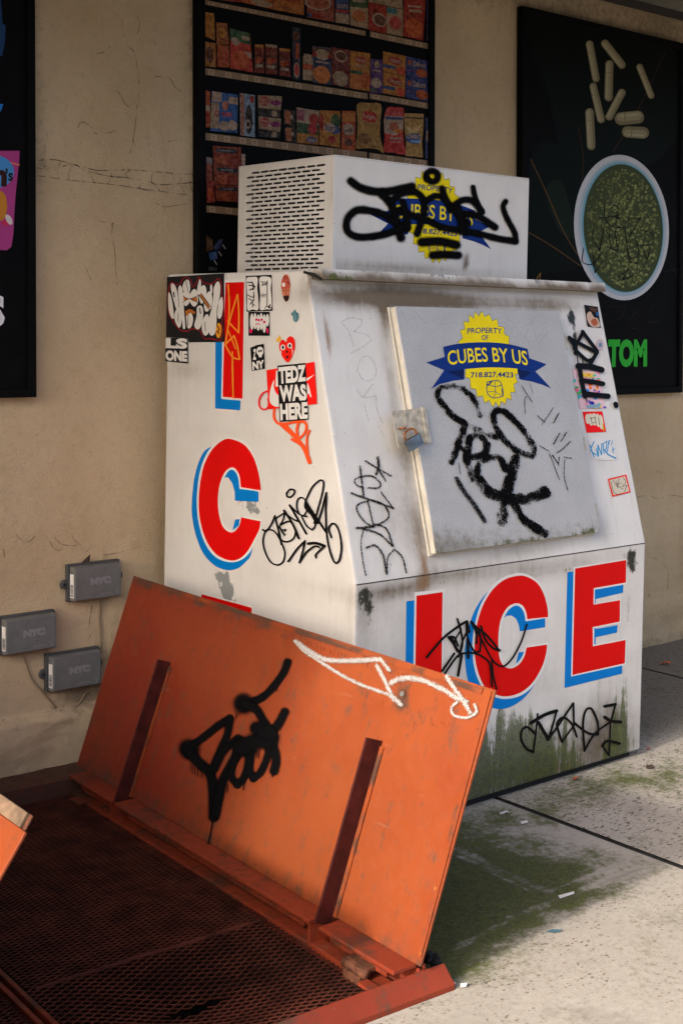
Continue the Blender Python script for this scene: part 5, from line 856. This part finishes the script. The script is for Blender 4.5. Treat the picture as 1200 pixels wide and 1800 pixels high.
for x, y, rx, ry in ((320, 1065, 4, 9), (345, 1070, 4, 11), (372, 1068, 5, 11), (400, 1075, 4, 12), (425, 1090, 4, 13)): d.ell(*z45([(x, y)])[0], rx, ry, K(205, 200, 180, 1.1), -.1)
for pts in ([(335, 1060), (380, 1055)], [(345, 1050), (350, 1085)], [(375, 1045), (385, 1090)], [(350, 1100), (375, 1090), (385, 1105)], [(405, 1050), (412, 1110)]): d.stroke(z45(pts), 1, K(60, 45, 20))
d.stroke(z45([(440, 1110), (446, 1155)]), 2, K(210, 180, 30)); build(d, 'sticker', 'hard')
d = Decal(SLANT, .0022); d.poly(z45([(318, 1212), (420, 1204), (525, 1212), (552, 1388), (480, 1392), (400, 1385), (348, 1368)]), K(205, 205, 205, 1.1)); bl2 = K(30, 135, 190, 1.1)
for pts, wd in (([(335, 1270), (370, 1365)], 2), ([(370, 1245), (345, 1310), (385, 1350)], 2), ([(390, 1300), (400, 1360)], 1.8), ([(405, 1360), (400, 1270), (430, 1350), (430, 1260)], 1.8), ([(440, 1260), (450, 1340)], 1.8), ([(440, 1265), (470, 1240), (465, 1300), (440, 1310)], 1.6), ([(455, 1310), (480, 1345), (540, 1375)], 2.4), ([(485, 1240), (475, 1325)], 1.6), ([(500, 1235), (488, 1240), (490, 1262)], 1.4), ([(515, 1240), (505, 1275)], 1.2), ([(515, 1290), (522, 1335)], 1.4), ([(512, 1315), (530, 1300)], 1.4)): d.stroke(z45(pts), wd, bl2)
build(d, 'sticker', 'hard')
d = Decal(SLANT, .0022); d.poly(z45([(478, 1540), (625, 1504), (660, 1645), (515, 1682)]), K(225, 60, 45, 1.05)); d.poly(z45([(492, 1550), (616, 1518), (648, 1636), (524, 1668)]), K(198, 190, 172, 1.1))
for pts in ([(505, 1560), (530, 1650), (590, 1660)], [(520, 1550), (560, 1610), (545, 1555)], [(570, 1535), (560, 1590), (600, 1620)], [(600, 1530), (620, 1560), (600, 1590)], [(590, 1600), (630, 1590), (610, 1640)], [(540, 1580), (580, 1575)]): d.stroke(z45(pts), .9, K(50, 45, 40))
build(d, 'sticker', 'hard')
tagd(SLANT, z45, 4.5, [([(165, 425), (215, 500), (215, 545)], 28), ([(170, 430), (385, 545)], 26), ([(275, 380), (205, 510)], 26), ([(270, 378), (385, 530)], 26), ([(385, 540), (330, 635)], 28), ([(215, 525), (300, 600), (340, 600)], 26), ([(225, 560), (235, 640)], 8), ([(268, 590), (276, 650)], 8), ([(235, 650), (330, 655), (420, 680)], 42), ([(245, 650), (260, 760), (290, 890)], 32), ([(260, 765), (350, 775), (430, 790)], 34), ([(285, 870), (380, 880), (470, 888)], 38), ([(298, 890), (303, 940)], 7), ([(530, 950), (534, 964)], 34)], INKB, 'hard', base=.0075)
# ------------------------------------------------------------------ the open cellar hatch
ha = thing('cellar_hatch', hp(.8, .6, 0), 'open orange steel cellar hatch in the pavement with a mesh grille inside', 'hatch')
LW = .588; TH = math.radians(70.5)
LD = -HT*math.cos(TH)+GN*math.sin(TH); LNn = HE.cross(LD); LNn = LNn if LNn.x < 0 else -LNn
def lpt(s, w, k): return HA+HE*s+LD*w+LNn*k
LEAF = Surf(HA, LNn); L_ = (HB-HA).length
ringL = [lpt(0, 0, 0), lpt(L_, 0, 0), LEAF.at(870, 1213), LEAF.at(235, 1012)]
HI = wm(ha).inverted()
def lcuts():
    o = []
    for s in ramp(.02, L_, 70): o.append((HI @ lpt(s, 0, 0), HE))
    for v in ramp(.015, LW, 30): o.append((HI @ lpt(0, v, 0), LD))
    return o
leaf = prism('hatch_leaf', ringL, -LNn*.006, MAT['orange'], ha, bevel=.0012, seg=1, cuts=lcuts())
def lsw(c): d = (wm(ha) @ c)-HA; return d.dot(HE), d.dot(LD)
def l_grime_shade(c, n):
    s, v = lsw(c); g = .6*math.exp(-((v-LW+.012)/.02)**2)*(.5+1.2*max(0, fb((s, v, 3), 9)))+.26*sst(.05, .0, v)+.1*sst(.25, 0, v)
    g += .35*math.exp(-((v-LW+.045)/.012)**2)*sst(.5, .7, s)*max(0, math.sin(s*230))*.9+.2*sst(1.0, .15, s)*(.7+.8*fb((s, v, 1), 3))  # last term: soot plus painted shade towards the wall end
    g += .8*math.exp(-((s-1.307)/.03)**2-((v-.505)/.036)**2)+.4*math.exp(-((s-1.33)/.05)**2-((v-.41)/.02)**2)*max(0, fb((s, v, 2), 20))
    g += .3*sst(L_-.012, L_-.002, s)*(.5+fb((s, v, 7), 12))
    return g
def l_ch(c, n):
    s, v = lsw(c); return .6*math.exp(-((s-L_+.014)/.010)**2)*max(0, .2+.9*fb((s*2, v*3, 5), 6))+.45*math.exp(-((s-L_+.03)/.02)**2-((v-LW+.03)/.05)**2)
paint(leaf, grime=l_grime_shade, chip=l_ch, fresh=lambda c, n: sst(1.15, .2, lsw(c)[0])*(.8+.5*fb(c, 3)))  # canopy shade painted in, deepening towards the wall end
for s0, k0, v1 in ((1.283, .050, .40), (.332, .046, .384)):
    r = box('stiffener', lpt, (s0-.006, -.02, .0008), (s0, v1, k0), MAT['maroon'], leaf, bevel=.0012, seg=1, cuts=[(HI @ lpt(0, v, 0), LD) for v in ramp(.0, v1, 20)])
    paint(r, grime=lambda c, n: .55+.4*fb(c, 12), chip=lambda c, n: 0)
    r2 = box('stiffener_foot', lpt, (s0-.002, .0, .0007), (s0+.012, v1-.012, .0045), MAT['orange'], leaf, cuts=[(HI @ lpt(0, v, 0), LD) for v in ramp(.0, v1, 12)]); paint(r2, grime=lambda c, n: .3+.8*fb(c, 20), chip=lambda c, n: 0)
bc0 = LEAF.at(708, 1220)
for r, k, m in ((.011, .0022, 'rust'), (.0065, .0045, 'meter')):
    prism('bolt', [bc0+LNn*.0006+HE*math.cos(t)*r+LD*math.sin(t)*r for t in (2*math.pi*i/14 for i in range(14))], LNn*k, MAT[m], leaf, bevel=.0008, seg=1)
o = box('edge_strip', lpt, (.004, LW-.016, .0008), (L_-.03, LW-.004, .004), MAT['orange'], leaf, cuts=[(HI @ lpt(s, 0, 0), HE) for s in ramp(.02, L_, 40)]); paint(o, grime=lambda c, n: .55+.8*fb(c, 18), chip=lambda c, n: 0)
o = box('end_strip', lpt, (L_-.016, .02, .0006), (L_-.002, LW-.004, .004), MAT['orange'], leaf, cuts=[(HI @ lpt(0, v, 0), LD) for v in ramp(.03, LW, 30)]); paint(o, grime=lambda c, n: .2+.4*fb(c, 18), chip=lambda c, n: .1+.7*fb(c, 14))
z5 = Z(300, 1140, 5); d = Decal(LEAF, .0012)
for pts, wd in (([(1030, 120), (990, 220), (880, 365), (780, 445), (640, 480)], 62), ([(640, 480), (650, 490)], 150), ([(650, 490), (750, 530), (820, 640), (880, 720)], 70), ([(1005, 560), (930, 690), (800, 770), (640, 850)], 72), ([(900, 740), (905, 860), (930, 980), (912, 1075)], 74), ([(520, 615), (420, 680), (320, 760), (170, 870)], 62), ([(160, 880), (175, 895)], 150), ([(160, 900), (260, 1010), (350, 1100), (380, 1250), (382, 1480)], 84), ([(525, 620), (500, 760), (440, 900), (370, 1060)], 66), ([(590, 800), (470, 900), (390, 1060)], 66), ([(600, 800), (600, 900), (520, 1050), (450, 1200), (400, 1450)], 78),
    ([(640, 860), (560, 1000), (540, 1120), (590, 1195), (650, 1130), (690, 980), (660, 920)], 62), ([(720, 900), (700, 1050), (730, 1140), (800, 1080), (860, 930), (850, 830)], 60), ([(620, 870), (720, 830), (880, 790)], 140), ([(760, 700), (880, 760)], 110)): d.stroke(z5(pts), wd*1.42/5, INKB)
d.build('sprayed_tag', INK['spray'], leaf)
for pts, wd in (([(380, 1450), (372, 1560), (338, 1722)], 12), ([(490, 1200), (470, 1300), (440, 1420)], 10), ([(512, 1200), (506, 1265)], 9), ([(662, 1130), (646, 1245)], 9), ([(585, 550), (584, 612)], 8), ([(606, 550), (604, 590)], 6), ([(945, 330), (940, 382)], 7), ([(906, 1070), (902, 1128)], 10), ([(768, 890), (765, 955)], 8), ([(785, 890), (783, 965)], 8), ([(185, 980), (183, 1070)], 8), ([(205, 1000), (200, 1105)], 7), ([(225, 1010), (222, 1110)], 7), ([(250, 1040), (247, 1125)], 7), ([(280, 1070), (279, 1135)], 7)): d = Decal(LEAF, .0036); d.stroke(z5(pts), wd/5, INKB); d.build('paint_drip', INK['hard'], leaf)
zw = Z(500, 1100, 3.158); d = Decal(LEAF, .0046); WH = (.36, .345, .335, 1)
for pts, wd in (([(65, 85), (120, 145), (190, 190), (300, 262), (430, 328), (600, 388)], 22), ([(70, 90), (160, 152), (240, 190), (380, 196), (540, 188)], 32), ([(540, 188), (588, 248)], 26), ([(520, 225), (570, 320), (612, 412)], 27), ([(600, 390), (652, 438)], 30), ([(600, 318), (640, 298), (700, 292), (780, 308), (880, 352), (960, 400), (1015, 425)], 34), ([(908, 285), (950, 350), (990, 405), (1036, 482)], 30), ([(965, 428), (932, 458), (952, 500), (1020, 512), (1070, 482), (1062, 440)], 19)): d.stroke(zw(pts), wd*1.3/3.158, WH)
d.build('white_marker_tag', INK['chalk'], leaf)
rnd = random.Random(21); d = Decal(LEAF, .0010)
for i in range(58):                                       # stitch welds showing through the paint below the free edge
    s0 = .46+i*.0145+.004*rnd.random(); v0 = LW-.026-.004*rnd.random(); ln = .006+.008*rnd.random()
    def lpx(s, v):
        q = lpt(s, v, 0)-CAM; k = q.dot(_f); return (PPX+FPX*q.dot(_r)/k, PPY-FPX*q.dot(_u)/k)
    if rnd.random() < .85: d.stroke([lpx(s0, v0), lpx(s0+.003, v0-ln)], 1.5+1.2*rnd.random(), (.05, .022, .014, 1))
o = d.build('stitch_welds', INK['faint'], leaf); o['kind'] = 'stuff'
d = Decal(LEAF, .0010)
for pts, wd in (([(672, 490), (700, 475)], 5), ([(745, 470), (762, 520)], 6), ([(722, 530), (715, 580)], 7), ([(735, 540), (738, 560)], 6), ([(815, 515), (822, 560)], 14), ([(830, 545), (850, 565)], 10), ([(870, 535), (890, 552)], 10), ([(910, 545), (925, 548)], 8), ([(548, 410), (545, 440)], 6), ([(450, 360), (448, 395)], 5), ([(465, 365), (462, 400)], 4), ([(625, 230), (622, 260)], 5)): d.stroke(zw(pts), wd/3.158, (.06, .028, .018, 1))
o = d.build('scuff_marks', INK['faint'], leaf); o['kind'] = 'stuff'
# far leaf, only its lifted corner in view
LA = math.radians(56); LD2 = -HT*math.cos(LA)+GN*math.sin(LA); N2 = HE.cross(LD2); N2 = N2 if N2.x < 0 else -N2
H2 = hp(0, 1.21, .05)
def l2(s, w_, k): return H2+HE*s+LD2*w_+N2*k
leaf2 = box('hatch_leaf', l2, (.0, 0, -.006), (1.576, .585, 0), MAT['orange'], ha, bevel=.0012, seg=1, cuts=[(HI @ l2(s, 0, 0), HE) for s in ramp(.05, 1.576, 24)]); leaf2['label'] = 'sunlit left hatch leaf, only its raised corner in view'
paint(leaf2, grime=lambda c, n: .12+.25*fb(c, 8), chip=lambda c, n: .2*fb(c, 10))
rnd = random.Random(5)
VV, FF = [], []
for i in range(30):
    for j in range(12):                                   # raised tread bars of the chequer plate
        s, w_ = .03+i*.052+(.026 if j % 2 else 0), .03+j*.046; a = .75 if (i+j) % 2 else -.75
        if s > 1.56: continue
        ca, sa = math.cos(a)*.014, math.sin(a)*.014; b = len(VV)
        for (x, y, k) in ((-ca, -sa, .0004), (-sa*.18, ca*.18, .0024), (ca, sa, .0004), (sa*.18, -ca*.18, .0024)): VV.append(l2(s+x, w_+y, k))
        VV.append(l2(s, w_, .0032))
        for q in range(4): FF.append((b+q, b+(q+1) % 4, b+4))
o = mk('tread_bars', VV, FF, MAT['orange'], leaf2); o['kind'] = 'stuff'; paint(o, grime=lambda c, n: .1, chip=lambda c, n: 0)
o = box('closing_strip', l2, (-.0, .560, -.0105), (1.56, .612, -.0065), MAT['rust'], leaf2, bevel=.001, seg=1)
o2 = box('closing_strip_top', l2, (.0, .5855, -.0062), (1.55, .612, .0), MAT['brown'], leaf2, bevel=.001, seg=1)
# frame: raised rails round the opening
def prep(o): paint(o, grime=lambda c, n: .28+.55*fb(c, 7)+.35*fb(c, 30), chip=lambda c, n: 0); return o
def hcut(a, b, n): return [(HI @ hp(s, 0, 0), HE) for s in ramp(a, b, n)]
def tcut(a, b, n): return [(HI @ hp(0, t, 0), HT) for t in ramp(a, b, n)]
def rail(name, sec, s0, s1, parent=ha, mat='steel', n=30):             # section in (t,z) swept along s
    V = [hp(s0, t, z) for t, z in sec]+[hp(s1, t, z) for t, z in sec]; m = len(sec)
    F = [tuple(range(m)), tuple(range(2*m-1, m-1, -1))]+[(i, (i+1) % m, m+(i+1) % m, m+i) for i in range(m)]
    o = mk(name, V, F, MAT[mat], parent, bevel=.0012, seg=1, cuts=hcut(s0+.01, s1, n)); return prep(o) if mat in ('steel', 'orange') else o
fr = rail('frame_rail', [(-.078, -.03), (-.078, .011), (-.01, .048), (-.006, -.03)], -.05, 1.565)
rail('gutter_wall', [(-.034, -.06), (-.028, -.06), (-.028, .05), (-.034, .05)], -.02, 1.56, fr, 'steel')
for a, b in ((.063, .325), (.345, 1.262), (1.30, 1.561)):
    rail('sill_strip', [(-.006, .049), (.056, .049), (.056, .058), (-.006, .058)], a, b, fr, 'steel', 12)
    rail('sill_lip', [(.012, .020), (.034, .020), (.034, .031), (.012, .031)], a+(.03 if a > 0 else 0), b-.05, fr, 'steel', 10)
for s_ in (.338, 1.281): box('sill_bracket', hp, (s_-.03, -.005, -.02), (s_-.022, .05, .0485), MAT['steel'], fr)
for o in [c for c in fr.children if c.name.startswith('sill_bracket')]: prep(o)
g = box('gutter_floor', hp, (-.02, -.028, -.045), (1.561, .012, -.03), MAT['gutter'], fr)
rail('grille_rail', [(.012, -.02), (.05, -.02), (.05, .004), (.012, .004)], .0, 1.56, fr, 'steel', 24)
V = [hp(s, t, z) for t in (-.078, 1.37) for s, z in ((1.562, -.06), (1.562, .040), (1.570, .043), (1.605, .011), (1.605, -.03))]
ff = mk('frame_rail', V, [(0, 1, 2, 3, 4), (9, 8, 7, 6, 5)]+[(i, (i+1) % 5, 5+(i+1) % 5, 5+i) for i in range(5)], MAT['steel'], ha, bevel=.0025, cuts=tcut(-.03, 1.37, 30)); paint(ff, grime=lambda c, n: .08+.55*fb(c, 6)+.35*fb(c, 25), chip=lambda c, n: 0)
V = [hp(s, t, z) for t in (-.056, 1.37) for s, z in ((.062, -.06), (.062, .046), (.05, .05), (-.07, .05), (-.07, -.06))]
fbk = mk('frame_rail', V, [(0, 1, 2, 3, 4), (9, 8, 7, 6, 5)]+[(i, (i+1) % 5, 5+(i+1) % 5, 5+i) for i in range(5)], MAT['steel'], ha, bevel=.002, cuts=tcut(-.03, 1.37, 30)); paint(fbk, grime=lambda c, n: .85+.5*fb(c, 9), chip=lambda c, n: 0)
flr = rail('frame_rail', [(1.215, -.06), (1.215, .05), (1.30, .05), (1.37, .02), (1.37, -.06)], .0625, 1.5615)
mr_ = rail('centre_rail', [(.664, -.04), (.664, .006), (.676, .006), (.676, -.02), (.688, -.02), (.688, .006), (.70, .006), (.70, -.04)], .0625, 1.5615)
# hinge block on the sill
hb_ = box('hinge', hp, (1.40, .018, .018), (1.475, .058, .030), MAT['rust'], ha, bevel=.003)
mk('hinge_knuckle', *tube_data([hp(1.398, .058, .018), hp(1.425, .058, .018), hp(1.427, .058, .018), hp(1.45, .058, .018), hp(1.452, .058, .018), hp(1.478, .058, .018)], [.011, .011, .0095, .0095, .011, .011], 12), MAT['rust'], hb_, smooth=True)
box('hinge_leaf', hp, (1.41, .055, -.01), (1.468, .072, .012), MAT['rust'], hb_, bevel=.002)
box('hinge_stop', hp, (1.48, .06, .0045), (1.52, .085, .012), MAT['steel'], ha); prep([c for c in ha.children if c.name.startswith('hinge_stop')][0])
box('rail_tab', hp, (.11, .052, .003), (.17, .078, .007), MAT['steel'], ha); prep([c for c in ha.children if c.name.startswith('rail_tab')][0])
# expanded metal grille: woven strands, joined because past counting
def grille(s0, s1, t0, t1, A, B, zf, name):
    V, F = [], []; wd, th = .0016, .0022
    def seg(p, q):
        a, b = hp(p[0], p[1], zf(*p)), hp(q[0], q[1], zf(*q)); d = (b-a).normalized(); n = GN.cross(d).normalized()*wd; u = GN*th+n*.5
        k = len(V)
        for P in (a, b): V.extend([P-n, P+n, P+n+u, P-n+u])
        F.extend([(k, k+1, k+5, k+4), (k+1, k+2, k+6, k+5), (k+2, k+3, k+7, k+6), (k+3, k, k+4, k+7)])
    ns, ntt = int((s1-s0)/B), int((t1-t0)/A)
    for j in range(ns+1):
        for i in range(ntt+1):
            t = t0+i*A; s = s0+j*B
            if t+A/2 > t1 or s+B > s1: continue
            a, b, c, e = (s+B/2, t), (s, t+A/2), (s+B/2, min(t+A, t1)), (s+B, t+A/2)
            for p, q in ((a, b), (b, c), (a, e), (e, c)):
                m_ = ((p[0]+q[0])/2, (p[1]+q[1])/2)
                if not hole(*m_): seg(p, q)
    o = mk(name, V, F, MAT['mesh'], ha, fix=False); o['kind'] = 'stuff'; return o
def hole(s, t): return ((s-1.31)/.012)**2+((t-.38)/.07)**2 < 1
def zsag(s, t): return -.004-.028*math.exp(-((s-1.32)/.16)**2-((t-.38)/.22)**2)+.002*noise.noise(Vector((s*6, t*6, 0)))
grille(.065, 1.085, .052, .662, .0335, .0145, lambda s, t: -.003+.002*noise.noise(Vector((s*5, t*5, 3))), 'expanded_metal_grille')
grille(1.08, 1.558, .052, .662, .0335, .0175, zsag, 'expanded_metal_grille')
grille(.065, 1.558, .702, 1.213, .0335, .0145, lambda s, t: -.003, 'expanded_metal_grille')
V, F = tube_data([hp(1.085, t, -.004+.003*noise.noise(Vector((t*9, 1, 1)))) for t in ramp(.05, .662, 22)], .0042, 5); mk('grille_seam', V, F, MAT['mesh'], ha)
for s_ in (.40, .75): box('grille_bearer', hp, (s_, .05, -.045), (s_+.008, .664, -.012), MAT['mesh'], ha)
# the pit below
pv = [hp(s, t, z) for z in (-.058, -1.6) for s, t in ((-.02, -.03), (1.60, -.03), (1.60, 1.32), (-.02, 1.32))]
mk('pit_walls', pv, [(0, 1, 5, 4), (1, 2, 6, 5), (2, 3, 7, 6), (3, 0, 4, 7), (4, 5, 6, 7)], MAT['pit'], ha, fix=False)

# ------------------------------------------------------------------ meter transmitters on the wall
zM = Z(0, 940, 4)
def meter(TL, BR, label, cab, ncol):
    fy = -.046; MS = Surf((0, fy, 0), (0, -1, 0)); a, b = MS.at(*zM([TL])[0]), MS.at(*zM([BR])[0])
    x0, x1, z0, z1 = a.x, a.x+.166, a.z-.106, a.z
    r = thing('meter_transmitter', ((x0+x1)/2, 0, z0), label, 'meter box', 'meter transmitters on the wall')
    box('back_plate', ident, (x0-.008, -.020, z0-.002), (x1+.008, -.002, z1+.006), MAT['meterback'], r, bevel=.003)
    V = [(x0-.002, -.020, z0), (x1+.002, -.020, z0), (x1+.002, -.020, z1), (x0-.002, -.020, z1), (x0+.002, fy, z0+.003), (x1-.002, fy, z0+.003), (x1-.002, fy, z1-.003), (x0+.002, fy, z1-.003)]
    cv = mk('cover', V, BOXF, MAT['meter'], r, bevel=.0035, seg=3)
    ec = Vector((x0-.014, -.016, z0+.052)); ring = [ec+Vector((math.cos(t)*.014, 0, math.sin(t)*.015)) for t in (2*math.pi*k/14 for k in range(14))]
    er = prism('mounting_ear', ring, (0, .012, 0), MAT['meterback'], r, bevel=.002, seg=1); prism('screw', [ec+Vector((-.002+math.cos(t)*.0045, -.0025, math.sin(t)*.0045)) for t in (2*math.pi*k/8 for k in range(8))], (0, .003, 0), MAT['dark'], er)
    if ncol: 
        ec = Vector((x1+.010, -.016, z0+.06)); prism('mounting_ear', [ec+Vector((math.cos(t)*.012, 0, math.sin(t)*.015)) for t in (2*math.pi*k/14 for k in range(14))], (0, .012, 0), MAT['meterback'], r, bevel=.002, seg=1)
    d = Decal(MS, .0006); B = lambda u, v: (x0+(x1-x0)*u, z1-(z1-z0)*v)
    def P(u, v):                                        # photo pixel of a point of the cover, so print helpers can be shared
        q = Vector((x0+(x1-x0)*u, fy, z1-(z1-z0)*v))-CAM; k = q.dot(_f); return (PPX+FPX*q.dot(_r)/k, PPY-FPX*q.dot(_u)/k)
    def T_(s, u0, v0, u1, v1, c, b=.0): d.text(s, [P(u0, v0), P(u1, v0), P(u1, v1), P(u0, v1)], c, b)
    g1, g2 = (.24, .24, .245, 1), (.20, .20, .205, 1)
    T_('NYC', .33, .35, .76, .57, g1, .10); T_('Environmental', .33, .62, .67, .67, g2, .01); T_('Protection', .33, .69, .57, .74, g2, .01); T_('Aclara', .52, .80, .79, .90, g1, .0)
    c = P(.87, .84); d.ell(c[0], c[1], 3.6, 3.4, g1); d.ell(c[0]-1.2, c[1]+1, 1.6, 1.4, (.115, .118, .118, 1)); d.stroke([P(.82, .86), P(.86, .80), P(.91, .82)], .6, (.115, .118, .118, 1)); d.stroke([P(.15, .80), P(.22, .80)], .5, g2); d.ell(*P(.185, .85), .9, .8, g2)
    d.build('printed_lettering', INK['hard'], cv)
    # bar code label on the left flank
    e = Vector((x0-.0026, 0, 0)); nl = Vector((-1, -.05, 0)); lv = lambda y, z: Vector((x0-.0006-(y+.046)*.154*0-.0, y, z))
    fx = lambda y: x0+.002-.004*((y-fy)/(-.020-fy))-.0006
    def q(y0, y1, za, zb, off): return [(fx(y0)-off, y0, za), (fx(y1)-off, y1, za), (fx(y1)-off, y1, zb), (fx(y0)-off, y0, zb)]
    lb = mk('bar_code_label', q(-.0415, -.0235, z0+.012, z1-.022, .0004), [(0, 1, 2, 3)], MAT['paper'], cv)
    zz = z0+.016; rnd = random.Random(int(x0*1000))
    V, F = [], []
    while zz < z0+.05:
        h_ = rnd.choice((.0008, .0014, .002)); k = len(V); V += q(-.0395, -.0262, zz, zz+h_, .0008); F.append((k, k+1, k+2, k+3)); zz += h_+rnd.choice((.0008, .0014))
    mk('bar_code', V, F, MAT['dark'], lb)
    for pts in cab:
        W2 = Surf((0, -.007, 0), (0, -1, 0)); P3 = [W2.at(*p) for p in zM(cr(pts, False, 5))]; tube('cable', P3, .0028, MAT['cable'], r, 6)
    return r
meter((525, 232), (885, 470), 'grey meter box, highest of the three, nearest the hatch leaf top', [[(705, 470), (700, 560), (706, 680), (712, 830)]], True)
meter((45, 600), (415, 840), 'grey meter box at the left edge of the picture', [[(165, 850), (195, 930), (230, 1020), (290, 1090), (350, 1160), (395, 1220)]], False)
meter((375, 865), (730, 1100), 'grey meter box, lowest of the three, partly behind the hatch leaf', [[(640, 1090), (590, 1130), (560, 1180), (530, 1215)]], True)

# ------------------------------------------------------------------ small litter
def scrap(name, px, pts, mat, label, cat, h=.003, curl=.004, thick=.0006):
    c = ground_at(*px); V = []; n = len(pts)
    for k, (x, y) in enumerate(pts): p = gz(c.x+x, c.y+y); V.append(p+GN*(h+curl*abs(math.sin(k*2.1))))
    o = thing(name, gz(c.x, c.y), label, cat, 'litter on the pavement'); prism('scrap', V, GN*thick, MAT[mat], o); return o
scrap('paper_scrap', (920, 1448), [(-.014, -.004), (.004, -.012), (.015, .002), (-.002, .012)], 'paper', 'small white paper scrap on the mossy slab nearest the freezer base', 'litter')
scrap('paper_scrap', (886, 1431), [(-.018, .0), (-.006, -.008), (.002, -.003), (.016, -.008), (.012, .004), (.0, .004), (-.01, .009)], 'paper', 'torn white paper shred just in front of the freezer', 'litter')
scrap('paper_scrap', (994, 1576), [(-.026, -.003), (.018, -.011), (.027, -.002), (-.016, .011)], 'paper', 'long white paper strip on the pavement groove', 'litter')
scrap('plastic_scrap', (973, 1640), [(-.016, .012), (.0, .006), (.018, -.012), (.002, -.006)], 'teal', 'dark teal plastic sliver on sunlit concrete', 'litter')
scrap('paper_scrap', (813, 1735), [(-.010, -.003), (-.002, -.012), (.011, -.002), (.002, .010)], 'paper', 'square white paper chip beside the hatch corner', 'litter')
scrap('wrapper_scrap', (781, 1740), [(-.036, .004), (-.02, -.010), (.026, -.008), (.036, .004), (.0, .012), (-.022, .014)], 'pink', 'crumpled pinkish wrapper against the hatch frame corner', 'litter', .004, .006, .001)
scrap('leaf_scrap', (1012, 1372), [(-.014, .002), (-.004, -.008), (.012, -.004), (.014, .006), (.0, .01)], 'leafb', 'orange leaf fragment against the freezer base', 'leaf', .004, .006)
scrap('fallen_leaf', (1168, 1169), [(-.028, .004), (-.016, -.008), (.0, -.004), (.02, -.014), (.032, .0), (.012, .010), (-.008, .016)], 'leafb', 'orange fallen leaf on the pavement right of the freezer', 'leaf', .004, .010)
scrap('leaf_scrap', (1139, 1318), [(-.010, .0), (.0, -.006), (.010, .002), (.0, .008)], 'leafb', 'red leaf bit beside the right freezer corner', 'leaf', .003, .004)
scrap('paper_scrap', (1023, 1460), [(-.010, -.002), (.002, -.007), (.010, .002), (-.002, .007)], 'soil', 'small black scrap on the slab beside the joint', 'litter')
def lump(name, px, r, mat, label, cat, seed=1, flat=.6):
    c = ground_at(*px); bm = bmesh.new(); bmesh.ops.create_icosphere(bm, subdivisions=3, radius=r)
    for v in bm.verts:
        v.co *= 1+.45*noise.noise(v.co*(1.6/r)+Vector((seed, 0, 0)))+.15*noise.noise(v.co*(5/r)); v.co.z *= flat
        if v.co.z < -r*.25: v.co.z = -r*.25
    me = bpy.data.meshes.new(name); bm.to_mesh(me); bm.free(); me.materials.append(MAT[mat]); o = link(bpy.data.objects.new(name, me)); o.location = gz(c.x, c.y)+GN*r*.2
    return tag(o, label, cat)
lump('stone', (1142, 1350), .013, 'pebble', 'dark brown stone on the pavement in front of the freezer corner', 'stone', 2)
lump('debris_clump', (757, 1688), 0.018, 'soil', 'black wet debris clump behind the hatch corner', 'debris', 4, .8)
lump('debris_clump', (768, 1700), .014, 'soil', 'small black crumb of debris at the hatch corner', 'debris', 6, .8)
def inhatch(name, s, t, z, pts, mat, label):
    V = [hp(s+x, t+y, z+.006*abs(math.sin(k*1.7))) for k, (x, y) in enumerate(pts)]; o = thing(name, hp(s, t, z), label, 'litter'); prism('scrap', V, GN*.0008, MAT[mat], o)
inhatch('foil_scrap', .075, -.005, -.006, [(-.02, -.01), (.0, -.018), (.02, -.004), (.012, .014), (-.012, .012)], 'zinc', 'crumpled silver foil in the hatch gutter by the wall')
inhatch('card_scrap', .13, -.004, -.008, [(-.03, -.012), (.01, -.018), (.034, .0), (.012, .016), (-.02, .012)], 'brown', 'brown card scrap in the hatch gutter beside the foil')
inhatch('foil_scrap', 1.17, .0, -.018, [(-.01, -.005), (.0, -.01), (.012, .0), (.0, .009)], 'zinc', 'tiny silver scrap in the hatch gutter near the hinge')
